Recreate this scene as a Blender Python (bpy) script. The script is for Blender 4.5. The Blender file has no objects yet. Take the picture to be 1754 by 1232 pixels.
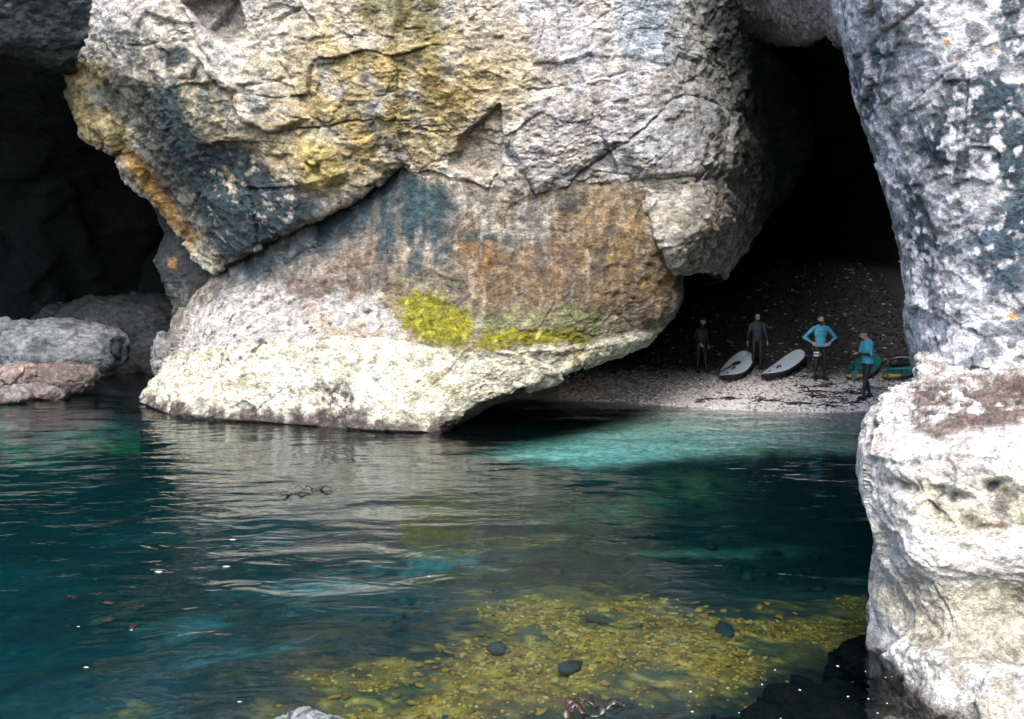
import bpy, bmesh, math, random
import numpy as np
from mathutils import Vector, Matrix

sc = bpy.context.scene
COL = sc.collection
R = math.radians
random.seed(7)
RNG = np.random.default_rng(11)

# ------------------------------------------------------------------ camera
F = 1685.0                      # focal length in photo pixels (1754 wide)
CX, CY, HZ = 877.0, 616.0, 500.0
CAMZ = 2.9
PITCH = math.atan((CY - HZ) / F)
CAM = np.array([0.0, 0.0, CAMZ])
cd = bpy.data.cameras.new('camera')
cam = bpy.data.objects.new('camera', cd)
COL.objects.link(cam)
cam.location = CAM
cam.rotation_euler = (math.pi / 2 - PITCH, 0, 0)
cd.sensor_width = 36.0
cd.lens = 36.0 * F / 1754.0
cd.clip_start = 0.1
cd.clip_end = 3000
sc.camera = cam

# ------------------------------------------------------------------ light
SUN_EL, SUN_AZ = R(47), R(-3)      # azimuth from behind the camera, towards its left
w = bpy.data.worlds.new('World')
sc.world = w
w.use_nodes = True
wn = w.node_tree.nodes
wl = w.node_tree.links
bg = wn['Background']
sky = wn.new('ShaderNodeTexSky')
sky.sky_type = 'NISHITA'
sky.sun_disc = False
sky.sun_elevation = SUN_EL
sky.air_density = 1.0
sky.dust_density = 2.0
sky.ozone_density = 2.0
wl.new(sky.outputs[0], bg.inputs[0])
bg.inputs[1].default_value = 0.15
sd = bpy.data.lights.new('sun', 'SUN')
sd.energy = 2.3
sd.angle = R(38)
sd.color = (1.0, 0.975, 0.94)
sun = bpy.data.objects.new('sun', sd)
COL.objects.link(sun)
# direction TO the sun
sdir = Vector((math.sin(SUN_AZ) * math.cos(SUN_EL), -math.cos(SUN_AZ) * math.cos(SUN_EL), math.sin(SUN_EL)))
sun.rotation_euler = sdir.to_track_quat('Z', 'Y').to_euler()
sun.location = (0, -20, 40)
sky.sun_rotation = math.atan2(sdir.x, sdir.y)

vs = sc.view_settings
vs.view_transform = 'Standard'
vs.look = 'None'
vs.gamma = 1.0
vs.exposure = 2.0
vs.use_curve_mapping = False
cy = sc.cycles
cy.use_denoising = True
cy.use_adaptive_sampling = True
cy.adaptive_threshold = 0.02
cy.max_bounces = 6
cy.diffuse_bounces = 2
cy.glossy_bounces = 2
cy.transparent_max_bounces = 12
cy.volume_bounces = 0
cy.caustics_reflective = False
cy.caustics_refractive = False
cy.sample_clamp_indirect = 4.0

# ------------------------------------------------------------------ maths helpers
def ray(px, py):
    px = np.asarray(px, float); py = np.asarray(py, float)
    u = (px - CX) / F; v = -(py - CY) / F
    c, s = math.cos(PITCH), math.sin(PITCH)
    return np.stack([u, c + s * v, -s + c * v], -1)

def at(px, py, D):
    r = ray(px, py)
    return CAM + r * (np.asarray(D, float) / r[..., 1])[..., None]

def project(P):
    d = P - CAM
    c, s = math.cos(PITCH), math.sin(PITCH)
    z = d[..., 1] * c - d[..., 2] * s
    v = d[..., 1] * s + d[..., 2] * c
    z = np.maximum(z, 0.2)
    return CX + F * d[..., 0] / z, CY - F * v / z

_perm = np.random.default_rng(5).permutation(256).astype(np.int32)
_perm = np.concatenate([_perm, _perm, _perm])
_g = np.random.default_rng(6).normal(size=(256, 3))
_g = (_g / np.linalg.norm(_g, axis=1, keepdims=True)).astype(np.float32)

from concurrent.futures import ThreadPoolExecutor
_pool = ThreadPoolExecutor(4)
def threaded(fn):
    def run(P, f, seed=0):
        P = np.asarray(P, np.float32); sh = P.shape[:-1]; Q = P.reshape(-1, 3)
        if len(Q) < 4000: return fn(P, f, seed)
        k = max(4, len(Q) // 20000)
        parts = list(_pool.map(lambda q: fn(q, f, seed), np.array_split(Q, k)))
        if isinstance(parts[0], tuple): return tuple(np.concatenate([p[i] for p in parts]).reshape(sh) for i in range(len(parts[0])))
        return np.concatenate(parts).reshape(sh)
    return run

@threaded
def pn(P, f, seed=0):
    """gradient noise, about -1..1"""
    Q = (np.asarray(P, np.float32) * np.float32(f) if np.isscalar(f) else np.asarray(P, np.float32) * np.asarray(f, np.float32)) + np.float32(seed * 17.31 + 100)
    sh = Q.shape[:-1]
    Q = Q.reshape(-1, 3)
    I = np.floor(Q).astype(np.int32)
    fr = Q - I
    I &= 255
    u = fr * fr * fr * (fr * (fr * 6 - 15) + 10)
    x0, y0, z0 = I.T
    out = np.zeros(len(Q), np.float32)
    for dx in (0, 1):
        px_ = _perm[(x0 + dx) & 255]
        wx = u[:, 0] if dx else 1 - u[:, 0]
        for dy in (0, 1):
            pxy = _perm[px_ + ((y0 + dy) & 255)]
            wxy = wx * (u[:, 1] if dy else 1 - u[:, 1])
            for dz in (0, 1):
                h = _perm[pxy + ((z0 + dz) & 255)]
                g = _g[h]
                d = g[:, 0] * (fr[:, 0] - dx) + g[:, 1] * (fr[:, 1] - dy) + g[:, 2] * (fr[:, 2] - dz)
                out += d * wxy * (u[:, 2] if dz else 1 - u[:, 2])
    return (out * 1.6).reshape(sh)

def fbm(P, f, o=4, seed=0, gain=0.5, lac=2.07):
    f = np.asarray(f, float); a = 1.0; s = 0; t = 0
    for k in range(o):
        s = s + a * pn(P, f, seed + k * 3.7); t += a; a *= gain; f = f * lac
    return s / t * 1.4

def ridged(P, f, o=4, seed=0, gain=0.55, lac=2.1):
    f = np.asarray(f, float); a = 1.0; s = 0; t = 0
    for k in range(o):
        s = s + a * (1 - 2.2 * np.abs(pn(P, f, seed + k * 5.1))); t += a; a *= gain; f = f * lac
    return s / t

@threaded
def facet(P, f, seed=0):
    """fractured blocks: each cell is a tilted plane.  returns (height -1..1, edge distance)"""
    Q = np.asarray(P, np.float32) * np.asarray(f, np.float32) + np.float32(seed * 13.7 + 50)
    sh = Q.shape[:-1]
    Q = Q.reshape(-1, 3)
    I = np.floor(Q).astype(np.int32)
    b1 = np.full(len(Q), 9.0, np.float32); b2 = b1.copy()
    hv = np.zeros(len(Q), np.float32)
    I = I + np.where(Q - I > 0.5, 0, -1).astype(np.int32)
    for dx in (0, 1):
        for dy in (0, 1):
            for dz in (0, 1):
                C = I + np.array([dx, dy, dz], np.int32)
                h = _perm[_perm[_perm[C[:, 0] & 255] + (C[:, 1] & 255)] + (C[:, 2] & 255)]
                r = Q - C - (_g[h] * np.float32(0.4) + np.float32(0.5))
                d = np.sqrt((r * r).sum(1))
                val = _g[(h * 7 + 31) & 255][:, 0] * np.float32(0.55) + (r * _g[(h * 3 + 77) & 255]).sum(1) * np.float32(1.1)
                near = d < b1
                b2 = np.where(near, b1, np.minimum(b2, d))
                hv = np.where(near, val, hv)
                b1 = np.where(near, d, b1)
    return hv.reshape(sh), (b2 - b1).reshape(sh)

def sstep(a, b, x):
    t = np.clip((x - a) / (b - a), 0, 1)
    return t * t * (3 - 2 * t)

def seg_dist(px, py, pts):
    best = np.full(px.shape, 1e9)
    for (x0, y0), (x1, y1) in zip(pts[:-1], pts[1:]):
        dx, dy = x1 - x0, y1 - y0
        t = np.clip(((px - x0) * dx + (py - y0) * dy) / (dx * dx + dy * dy + 1e-9), 0, 1)
        best = np.minimum(best, (px - x0 - t * dx) ** 2 + (py - y0 - t * dy) ** 2)
    return np.sqrt(best)

def poly_sd(px, py, poly):
    """signed distance, inside positive"""
    pts = list(poly) + [poly[0]]
    d = seg_dist(px, py, pts)
    ins = np.zeros(px.shape, bool)
    for (x0, y0), (x1, y1) in zip(pts[:-1], pts[1:]):
        if y0 == y1: continue
        c = ((y0 > py) != (y1 > py)) & (px < (x1 - x0) * (py - y0) / (y1 - y0) + x0)
        ins ^= c
    return np.where(ins, d, -d)

def resample(pts, n, pe=1.0):
    p = np.array(pts, float)
    s = np.concatenate([[0], np.cumsum(np.linalg.norm(np.diff(p, axis=0), axis=1))])
    t = s[-1] * np.linspace(0, 1, n) ** pe
    return np.stack([np.interp(t, s, p[:, 0]), np.interp(t, s, p[:, 1])], -1)

def tps(ctrl, px, py):
    c = np.array(ctrl, float)
    X = c[:, :2] / 300.0
    n = len(c)
    def U(r2): return np.where(r2 > 1e-12, r2 * np.log(np.maximum(r2, 1e-12)), 0)
    K = U(((X[:, None] - X[None]) ** 2).sum(-1)) + np.eye(n) * 0.02
    Pm = np.c_[np.ones(n), X]
    A = np.block([[K, Pm], [Pm.T, np.zeros((3, 3))]])
    sol = np.linalg.solve(A, np.r_[c[:, 2], 0, 0, 0])
    q = np.stack([px, py], -1).reshape(-1, 2) / 300.0
    out = sol[n] + q @ sol[n + 1:]
    for k in range(n):
        out = out + sol[k] * U(((q - X[k]) ** 2).sum(-1))
    return out.reshape(px.shape)

# ------------------------------------------------------------------ mesh helpers
def link(name, me, mat=None, parent=None):
    o = bpy.data.objects.new(name, me)
    COL.objects.link(o)
    if mat is not None and me is not None and not me.materials: me.materials.append(mat)
    if parent is not None: o.parent = parent
    return o

def mesh_from(name, V, Fc, col=None, smooth=True):
    V = np.asarray(V, np.float32).reshape(-1, 3); Fc = np.asarray(Fc, np.int32)
    me = bpy.data.meshes.new(name)
    k = Fc.shape[1]
    me.vertices.add(len(V)); me.vertices.foreach_set('co', V.ravel())
    me.loops.add(Fc.size); me.loops.foreach_set('vertex_index', Fc.ravel())
    me.polygons.add(len(Fc)); me.polygons.foreach_set('loop_start', np.arange(0, Fc.size, k, dtype=np.int32))
    me.polygons.foreach_set('use_smooth', np.full(len(Fc), smooth))
    me.update(calc_edges=True)
    if col is not None:
        a = me.color_attributes.new('Col', 'FLOAT_COLOR', 'POINT')
        c4 = np.ones((len(V), 4), np.float32); c4[:, :3] = np.asarray(col).reshape(-1, 3)
        a.data.foreach_set('color', c4.ravel())
    me.validate()
    return me

def grid_faces(nv, nu, flip=False):
    i = np.arange(nv * nu).reshape(nv, nu)
    f = np.stack([i[:-1, :-1], i[1:, :-1], i[1:, 1:], i[:-1, 1:]], -1).reshape(-1, 4)
    return f[:, ::-1] if flip else f

def tag(o, label=None, category=None, group=None, kind=None):
    if label: o['label'] = label
    if category: o['category'] = category
    if group: o['group'] = group
    if kind: o['kind'] = kind
    return o

def empty(name, loc=(0, 0, 0), rz=0):
    o = bpy.data.objects.new(name, None)
    COL.objects.link(o); o.location = loc; o.rotation_euler = (0, 0, rz)
    o.empty_display_size = 0.2
    return o

# ------------------------------------------------------------------ materials
def new_mat(name):
    m = bpy.data.materials.new(name); m.use_nodes = True
    nt = m.node_tree
    return m, nt, nt.nodes['Principled BSDF']

def N(nt, t, **kw):
    n = nt.nodes.new(t)
    for k, v in kw.items():
        if k.startswith('i_'): n.inputs[k[2:].replace('_', ' ')].default_value = v
        else: setattr(n, k, v)
    return n

def rock_mat(name, scale=1.0, bump=1.0, rough=0.88, spec=0.3, contrast=1.0):
    """vertex colour x mottling, crinkled relief"""
    m, nt, b = new_mat(name); L = nt.links.new
    tc = N(nt, 'ShaderNodeTexCoord')
    att = N(nt, 'ShaderNodeAttribute', attribute_name='Col')
    mp = N(nt, 'ShaderNodeMapping'); mp.inputs['Scale'].default_value = (scale, scale, scale * 1.5)
    L(tc.outputs['Object'], mp.inputs[0])
    n1 = N(nt, 'ShaderNodeTexNoise', i_Scale=3.4, i_Detail=5.0, i_Roughness=0.72, i_Distortion=0.0)
    n2 = N(nt, 'ShaderNodeTexNoise', i_Scale=17.0, i_Detail=2.0, i_Roughness=0.7, i_Distortion=0.0)
    L(mp.outputs[0], n1.inputs['Vector'])
    vm = N(nt, 'ShaderNodeVectorMath', operation='MULTIPLY_ADD')       # warp the fine grain by the coarse one
    L(n1.outputs['Color'], vm.inputs[0]); vm.inputs[1].default_value = (0.35, 0.35, 0.35)
    L(mp.outputs[0], vm.inputs[2]); L(vm.outputs[0], n2.inputs['Vector'])
    def ramp(src, a, b_, c0, c1):
        r = N(nt, 'ShaderNodeMapRange'); r.inputs[1].default_value = a; r.inputs[2].default_value = b_
        r.inputs[3].default_value = c0; r.inputs[4].default_value = c1; L(src, r.inputs[0]); return r.outputs[0]
    def mul(a, b_, op='MULTIPLY'):
        x = N(nt, 'ShaderNodeMath', operation=op)
        for i, s in enumerate((a, b_)):
            if isinstance(s, (int, float)): x.inputs[i].default_value = s
            else: L(s, x.inputs[i])
        return x.outputs[0]
    mott = mul(ramp(n1.outputs[0], 0.36, 0.62, 1 - 0.62 * contrast, 1.2), ramp(n2.outputs[0], 0.33, 0.6, 1 - 0.45 * contrast, 1.15))
    mix = N(nt, 'ShaderNodeVectorMath', operation='SCALE')
    L(att.outputs['Color'], mix.inputs[0]); L(mott, mix.inputs['Scale'])
    L(mix.outputs[0], b.inputs['Base Color'])
    b.inputs['Roughness'].default_value = rough
    b.inputs['Specular IOR Level'].default_value = spec
    hgt = mul(mul(n1.outputs[0], 0.95), mul(n2.outputs[0], 0.5), 'ADD')
    # thin crinkles: creases where the coarse noise crosses its middle
    cr = N(nt, 'ShaderNodeMath', operation='ABSOLUTE'); L(mul(n1.outputs[0], 0.5, 'SUBTRACT'), cr.inputs[0])
    hgt = mul(hgt, ramp(cr.outputs[0], 0.0, 0.035, -0.10, 0.0), 'ADD')
    bp = N(nt, 'ShaderNodeBump'); bp.inputs['Strength'].default_value = 1.0; bp.inputs['Distance'].default_value = 0.12 * bump / scale
    L(hgt, bp.inputs['Height']); L(bp.outputs[0], b.inputs['Normal'])
    return m

def plain_mat(name, col, rough=0.6, spec=0.4, noise=0.15, scale=30, bump=0.0, metal=0.0, coat=0.0):
    m, nt, b = new_mat(name); L = nt.links.new
    tc = N(nt, 'ShaderNodeTexCoord')
    n = N(nt, 'ShaderNodeTexNoise', i_Scale=float(scale), i_Detail=5.0, i_Roughness=0.6)
    L(tc.outputs['Object'], n.inputs['Vector'])
    mr = N(nt, 'ShaderNodeMapRange'); mr.inputs[1].default_value = 0.3; mr.inputs[2].default_value = 0.7
    mr.inputs[3].default_value = 1 - noise; mr.inputs[4].default_value = 1 + noise * 0.6
    L(n.outputs[0], mr.inputs[0])
    s = N(nt, 'ShaderNodeVectorMath', operation='SCALE'); s.inputs[0].default_value = col
    L(mr.outputs[0], s.inputs['Scale']); L(s.outputs[0], b.inputs['Base Color'])
    b.inputs['Roughness'].default_value = rough; b.inputs['Specular IOR Level'].default_value = spec
    b.inputs['Metallic'].default_value = metal; b.inputs['Coat Weight'].default_value = coat
    if bump:
        bp = N(nt, 'ShaderNodeBump'); bp.inputs['Distance'].default_value = bump; L(n.outputs[0], bp.inputs['Height']); L(bp.outputs[0], b.inputs['Normal'])
    return m

M_rock = rock_mat('limestone_rock', 1.15, 1.45, contrast=1.12)
M_near = rock_mat('barnacled_limestone', 2.6, 1.5)
M_cave = rock_mat('cave_rock', 0.8, 1.0, rough=0.8)
M_boul = rock_mat('boulder_rock', 1.6, 0.8)
# ================================================================== rock bodies
def tfi(left, right, top, bottom, nu, nv, pe=1.0):
    l, r = resample(left, nv), resample(right, nv)
    uu = np.linspace(0, 1, nu) ** pe
    t, b = resample(top, nu, pe), resample(bottom, nu, pe)
    u = uu[None, :, None]; v = np.linspace(0, 1, nv)[:, None, None]
    return ((1 - u) * l[:, None] + u * r[:, None] + (1 - v) * t[None] + v * b[None]
            - ((1 - u) * (1 - v) * t[0] + u * (1 - v) * t[-1] + (1 - u) * v * b[0] + u * v * b[-1]))

def lerp(c, m, k):
    return c + (np.asarray(k, np.float32) - c) * m[..., None]

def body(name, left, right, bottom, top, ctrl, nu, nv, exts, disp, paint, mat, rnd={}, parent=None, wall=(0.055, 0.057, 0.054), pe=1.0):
    """a rock mass: its front follows outline curves at real depths, its flanks run back as cave walls"""
    G = tfi(left, right, top, bottom, nu, nv, pe)
    px, py = G[..., 0], G[..., 1]
    D = tps(ctrl, px, py)
    for side, (Rp, dep) in rnd.items():
        ref = {'l': G[:, :1], 'r': G[:, -1:], 'b': G[-1:], 't': G[:1]}[side]
        e = np.clip(np.linalg.norm(G - ref, axis=-1) / Rp, 0, 1)
        D = D + dep * (1 - np.sqrt(np.maximum(1 - (1 - e) ** 2, 0)))
    P = at(px, py, D)
    front = np.ones(P.shape[:2])
    for side, vec, n in exts:
        t = (np.arange(1, n + 1) / n) ** (2.0 if n >= 20 else 1.25)
        vec = np.array(vec, float)
        if side in 'lr':
            e = (P[:, :1] if side == 'l' else P[:, -1:]) + t[None, :, None] * vec
            z = np.zeros(e.shape[:2])
            P = np.concatenate([e[:, ::-1], P], 1) if side == 'l' else np.concatenate([P, e], 1)
            front = np.concatenate([z[:, ::-1], front], 1) if side == 'l' else np.concatenate([front, z], 1)
        else:
            e = (P[:1] if side == 't' else P[-1:]) + t[:, None, None] * vec
            z = np.zeros(e.shape[:2])
            P = np.concatenate([e[::-1], P], 0) if side == 't' else np.concatenate([P, e], 0)
            front = np.concatenate([z[::-1], front], 0) if side == 't' else np.concatenate([front, z], 0)
    du = np.gradient(P, axis=1); dv = np.gradient(P, axis=0)
    Nn = np.cross(dv, du)
    Nn /= np.linalg.norm(Nn, axis=-1, keepdims=True) + 1e-9
    # soften normals so flanks and front share a rounded corner
    for _ in range(3):
        Nn[1:-1] = Nn[1:-1] * 0.5 + (Nn[:-2] + Nn[2:]) * 0.25
        Nn[:, 1:-1] = Nn[:, 1:-1] * 0.5 + (Nn[:, :-2] + Nn[:, 2:]) * 0.25
    Nn /= np.linalg.norm(Nn, axis=-1, keepdims=True) + 1e-9
    c = P.shape[0] // 2, P.shape[1] // 2
    flip = (Nn[c] * (CAM - P[c])).sum() < 0
    if flip: Nn = -Nn
    qx, qy = project(P)
    d = disp(P, qx, qy, front)
    P2 = P + Nn * d[..., None]
    qx, qy = project(P2)
    colr = paint(P2, qx, qy, front).astype(np.float32)
    cv = fbm(P2, 0.7, 3, 91)
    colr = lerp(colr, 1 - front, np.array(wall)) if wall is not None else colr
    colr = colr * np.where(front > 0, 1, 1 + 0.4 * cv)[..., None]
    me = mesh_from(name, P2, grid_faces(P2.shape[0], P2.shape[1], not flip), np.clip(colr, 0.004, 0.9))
    o = link(name, me, mat, parent)
    return o

def strata(P, seed=0, amp=1.0):
    """general limestone relief in metres"""
    S = np.array([1.0, 1.0, 1.5])
    Q = P + 0.25 * np.stack([pn(P, 0.9, seed + 1), pn(P, 0.9, seed + 2), pn(P, 0.9, seed + 3)], -1)
    f1, e1 = facet(Q * S, 0.55, seed)
    f2, e2 = facet(Q * S, 1.7, seed + 4)
    d = 0.085 * f1 + 0.042 * f2
    d -= 0.02 * np.exp(-(e1 / 0.02) ** 2) + 0.01 * np.exp(-(e2 / 0.04) ** 2)
    d += 0.16 * fbm(P, 0.35, 3, seed + 7) + 0.05 * ridged(P * S, 1.6, 4, seed + 8) + 0.022 * ridged(P * S, 6.0, 3, seed + 9)
    return d * amp

def crinkle(P, seed=0):
    return 0.05 * fbm(P, 0.8, 3, seed) + 0.042 * ridged(P * np.array([1, 1, 1.7]), 3.0, 4, seed + 2) + 0.014 * ridged(P * np.array([1, 1, 1.5]), 9, 3, seed + 5)

def cracks(px, py, P, lst, seed=0):
    """lst of (polyline, half width px, depth m)"""
    wx = 4.5 * pn(P, 2.2, seed + 31) + 2.0 * pn(P, 7, seed + 33)
    wy = 4.5 * pn(P, 2.2, seed + 32) + 2.0 * pn(P, 7, seed + 34)
    d = 0; brk = sstep(-.25, .3, pn(P, 1.1, seed + 35))
    for pts, wd, dep in lst:
        d = d - .42 * dep * (.35 + .65 * brk) * np.exp(-(seg_dist(px + wx, py + wy, pts) / (wd * .55)) ** 2)
    return d

_WARP = {}
def blob(px, py, P, poly, soft, seed=0, warp=12.0, f=1.2):
    k = (id(P), round(f, 2))
    if k not in _WARP:
        if len(_WARP) > 8: _WARP.clear()
        _WARP[k] = (P, fbm(P, f, 4, 41), fbm(P, f, 4, 47))
    _, a, b = _WARP[k]
    cs, sn = math.cos(seed * 2.4), math.sin(seed * 2.4)
    wx = warp * (cs * a - sn * b); wy = warp * (sn * a + cs * b)
    return sstep(-soft, soft, poly_sd(px + wx, py + wy, poly))

def plate(px, py, P, poly, soft, h, seed=0):
    """raise (h>0) or sink (h<0) an irregular piece of the face"""
    return h * blob(px, py, P, poly, soft, seed, 5.0, 2.0)

WHITE = (0.69, 0.60, 0.46); CREAM = (0.66, 0.63, 0.49); LILAC = (0.58, 0.585, 0.62); GREY = (0.36, 0.37, 0.38)
SLATE = (0.013, 0.040, 0.054); TEAL = (0.013, 0.042, 0.052); OCHRE = (0.47, 0.36, 0.15); BROWN = (0.20, 0.13, 0.075)
ORANGE = (0.50, 0.27, 0.07); MOSS = (0.25, 0.235, 0.012); OLIVE = (0.15, 0.13, 0.035); DARK = (0.05, 0.052, 0.05); KELPY = (0.07, 0.04, 0.04)

# ------------------------------------------------------------------ main overhanging cliff
CL_CR = [
    ([(225, 78), (290, 74), (332, 70)], 3, .22), ([(318, 18), (338, 78), (369, 117), (388, 156), (423, 203), (440, 222)], 6, .32),
    ([(462, 70), (501, 144), (533, 195), (564, 218), (590, 262)], 3.5, .2), ([(369, 247), (423, 238), (466, 224), (544, 216), (645, 203), (700, 208)], 3.5, .25),
    ([(303, 138), (334, 136), (352, 100)], 3, .2), ([(408, 150), (450, 146), (490, 134)], 4, .25), ([(353, 97), (400, 140), (440, 160)], 7, .2),
    ([(746, 279), (800, 225), (865, 164), (926, 111), (988, 57), (1066, 12)], 2.5, .12), ([(857, 242), (885, 287), (918, 328), (960, 330)], 3.5, .22),
    ([(963, 328), (1008, 287), (1058, 250), (1103, 218), (1136, 185), (1164, 164), (1195, 170), (1230, 195), (1275, 193)], 4, .28),
    ([(976, 254), (1008, 287)], 2.5, .12), ([(1008, 289), (1060, 298), (1111, 304), (1255, 308)], 3, .14),
    ([(902, 154), (970, 148), (1020, 138), (1074, 127), (1110, 134), (1152, 148), (1190, 136)], 3.5, .2), ([(778, 336), (844, 336)], 3, .12),
    ([(1099, 322), (1111, 369), (1131, 431), (1152, 468)], 5, .25), ([(423, 240), (470, 300), (520, 345), (555, 358)], 4, .18),
    ([(680, 213), (760, 216)], 2, .08), ([(240, 150), (300, 230), (345, 330), (372, 460)], 4, .15), ([(610, 60), (690, 66), (770, 50)], 3, .12),
    ([(590, 262), (640, 285), (680, 280)], 3, .12), ([(900, 60), (960, 30), (1000, 5)], 2.5, .1), ([(1080, 330), (1090, 300), (1120, 260)], 3, .1),
    ([(705, 280), (740, 300), (775, 336)], 3, .12), ([(480, 80), (560, 75), (610, 60)], 2.5, .12),
]
def cliff_disp(P, px, py, fr):
    d = strata(P, 1, 1.0) * (0.75 + 0.25 * fr)
    d += crinkle(P, 3) * 1.0
    c = cracks(px, py, P, CL_CR, 1)
    pl = plate(px, py, P, [(318, 5), (405, -10), (418, 34), (390, 72), (352, 50)], 6, -.45, 1)
    pl += plate(px, py, P, [(791, 234), (857, 181), (863, 230), (857, 287), (820, 304), (770, 283)], 5, -.28, 2)
    pl += plate(px, py, P, [(345, 95), (400, 85), (452, 140), (410, 152), (380, 150)], 5, .18, 3)
    pl += plate(px, py, P, [(340, 250), (440, 240), (470, 310), (440, 330), (350, 330)], 6, -.14, 4)
    pl += plate(px, py, P, [(500, 250), (560, 230), (590, 290), (560, 325), (510, 310)], 14, .28, 5)
    pl += plate(px, py, P, [(535, 270), (555, 272), (556, 292), (540, 294)], 5, -.22, 6)
    pl += plate(px, py, P, [(440, 310), (520, 330), (560, 360), (480, 400), (440, 380)], 12, .22, 7)
    pl += plate(px, py, P, [(395, 150), (470, 140), (530, 200), (470, 222), (425, 205)], 6, .16, 8)
    pl += plate(px, py, P, [(1105, 315), (1230, 312), (1245, 400), (1215, 455), (1150, 450), (1112, 370)], 26, .07, 9)
    pl += plate(px, py, P, [(1060, 250), (1165, 170), (1230, 200), (1260, 300), (1100, 300)], 12, .16, 10)
    pl += plate(px, py, P, [(865, 180), (960, 150), (1060, 240), (1005, 285), (920, 320), (868, 240)], 10, .12, 11)
    pl += plate(px, py, P, [(112, 120), (165, 150), (215, 250), (205, 262), (150, 232)], 5, .2, 12)
    pl += plate(px, py, P, [(205, 265), (245, 270), (280, 350), (232, 310)], 4, .2, 13)
    return d + (c + pl) * fr

def cliff_paint(P, px, py, fr):
    c = np.tile(np.array(WHITE, np.float32), px.shape + (1,))
    n1 = fbm(P, 0.5, 4, 11); n2 = fbm(P, 1.4, 4, 12); n3 = fbm(P * np.array([1, 1, .45]), 2.2, 4, 13); n4 = fbm(P, 5, 3, 14)
    B = lambda poly, soft, s, wp=14, f=1.0: blob(px, py, P, poly, soft, s, wp, f)
    c = lerp(c, sstep(-.1, .5, n1) * .6, LILAC)
    c = lerp(c, sstep(.1, .5, n2) * .5, GREY)
    c = lerp(c, sstep(.0, .45, fbm(P, .45, 4, 29)) * .6, (.52, .39, .18))
    c = lerp(c, sstep(.12, .45, fbm(P * np.array([1, 1, 1.6]), 3.0, 4, 30)) * .5, (.16, .15, .13))
    oc = B([(560, 60), (780, 40), (830, 180), (740, 270), (620, 300), (520, 310), (500, 210)], 50, 3) * sstep(-.35, .35, n2 + .15)
    c = lerp(c, oc * .85, (0.55, 0.41, 0.145))
    c = lerp(c, B([(500, 240), (580, 230), (600, 320), (520, 330)], 16, 4) * .8, (0.52, 0.41, 0.13))
    c = lerp(c, B([(605, -20), (770, -20), (760, 40), (700, 64), (620, 55)], 12, 5) * (.55 + .45 * sstep(-.2, .3, n3)), OLIVE)
    c = lerp(c, B([(690, 60), (760, 55), (750, 110), (705, 105)], 14, 35) * .6, (.40, .33, .1))
    c = lerp(c, B([(312, 5), (410, -10), (420, 40), (388, 78), (350, 55)], 6, 6) * .8, (.24, .18, .11))
    c = lerp(c, B([(765, 230), (857, 180), (864, 235), (858, 290), (820, 308), (765, 290)], 6, 7) * .6, (.36, .29, .22))
    c = lerp(c, B([(430, 60), (620, 90), (780, 60), (850, 170), (760, 280), (640, 300), (480, 230)], 60, 27) * sstep(-.1, .4, fbm(P * np.array([1, 1, .5]), 1.8, 4, 31)) * .55, (.50, .36, .13))
    c = lerp(c, sstep(.0, .45, fbm(P, .9, 4, 32)) * sstep(700, 900, px) * .35, (.46, .36, .24))
    c = lerp(c, sstep(800, 960, px + 70 * n1) * (.35 + .4 * sstep(-.3, .3, n2)), (.60, .595, .62))
    c = lerp(c, sstep(560, 300, px + 60 * n1) * sstep(180, 40, py) * .45, (.62, .62, .64))
    # blue black lichen and wash
    s1 = B([(300, 240), (430, 245), (470, 300), (560, 355), (500, 395), (430, 440), (380, 465), (345, 400), (320, 330)], 16, 8) * sstep(-.95, -.25, n4 + n2)
    c = lerp(c, s1 * .96, SLATE)
    c = lerp(c, B([(230, 150), (310, 150), (340, 250), (330, 330), (300, 330), (250, 250)], 18, 9) * sstep(-.8, -.25, n2) * .95, SLATE)
    c = lerp(c, B([(270, 82), (312, 82), (318, 112), (288, 118)], 5, 10) * .85, SLATE)
    c = lerp(c, B([(240, 130), (330, 120), (480, 130), (470, 190), (400, 230), (330, 220)], 16, 25) * sstep(.0, .35, n2) * .7, (.09, .12, .12))
    c = lerp(c, B([(640, 40), (600, 300), (560, 340), (690, 300), (720, 250)], 20, 26) * sstep(.25, .5, n3) * .5, SLATE)
    # right flank darkens to green grey lichen
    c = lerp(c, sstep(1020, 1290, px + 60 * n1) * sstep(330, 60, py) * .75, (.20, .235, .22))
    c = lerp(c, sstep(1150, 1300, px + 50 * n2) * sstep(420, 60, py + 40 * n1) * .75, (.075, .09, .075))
    c = lerp(c, sstep(860, 1100, px + 60 * n2) * sstep(40, 200, py) * sstep(.05, .35, n3) * .5, (.2, .2, .2))
    c = lerp(c, B([(1080, 310), (1250, 305), (1255, 400), (1215, 470), (1140, 470)], 14, 13) * sstep(-.4, .4, n2) * .6, (.46, .38, .22))
    c = lerp(c, B([(1060, -40), (1160, -40), (1150, 110), (1065, 90)], 30, 14) * .7, (.36, .45, .55))
    # orange and yellow rim over the cave
    c = lerp(c, B([(100, 100), (185, 110), (225, 250), (200, 268), (150, 250), (100, 190)], 8, 15) * .9, (.36, .28, .12))
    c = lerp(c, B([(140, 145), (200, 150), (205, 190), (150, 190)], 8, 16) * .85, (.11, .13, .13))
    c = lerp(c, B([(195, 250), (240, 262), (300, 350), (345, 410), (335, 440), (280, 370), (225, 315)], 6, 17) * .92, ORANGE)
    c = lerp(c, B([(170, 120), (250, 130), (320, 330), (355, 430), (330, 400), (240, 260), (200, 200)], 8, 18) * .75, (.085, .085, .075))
    c = lerp(c, B([(325, 410), (350, 420), (378, 465), (355, 462)], 4, 19, 5) * .8, (.5, .47, .34))
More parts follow.
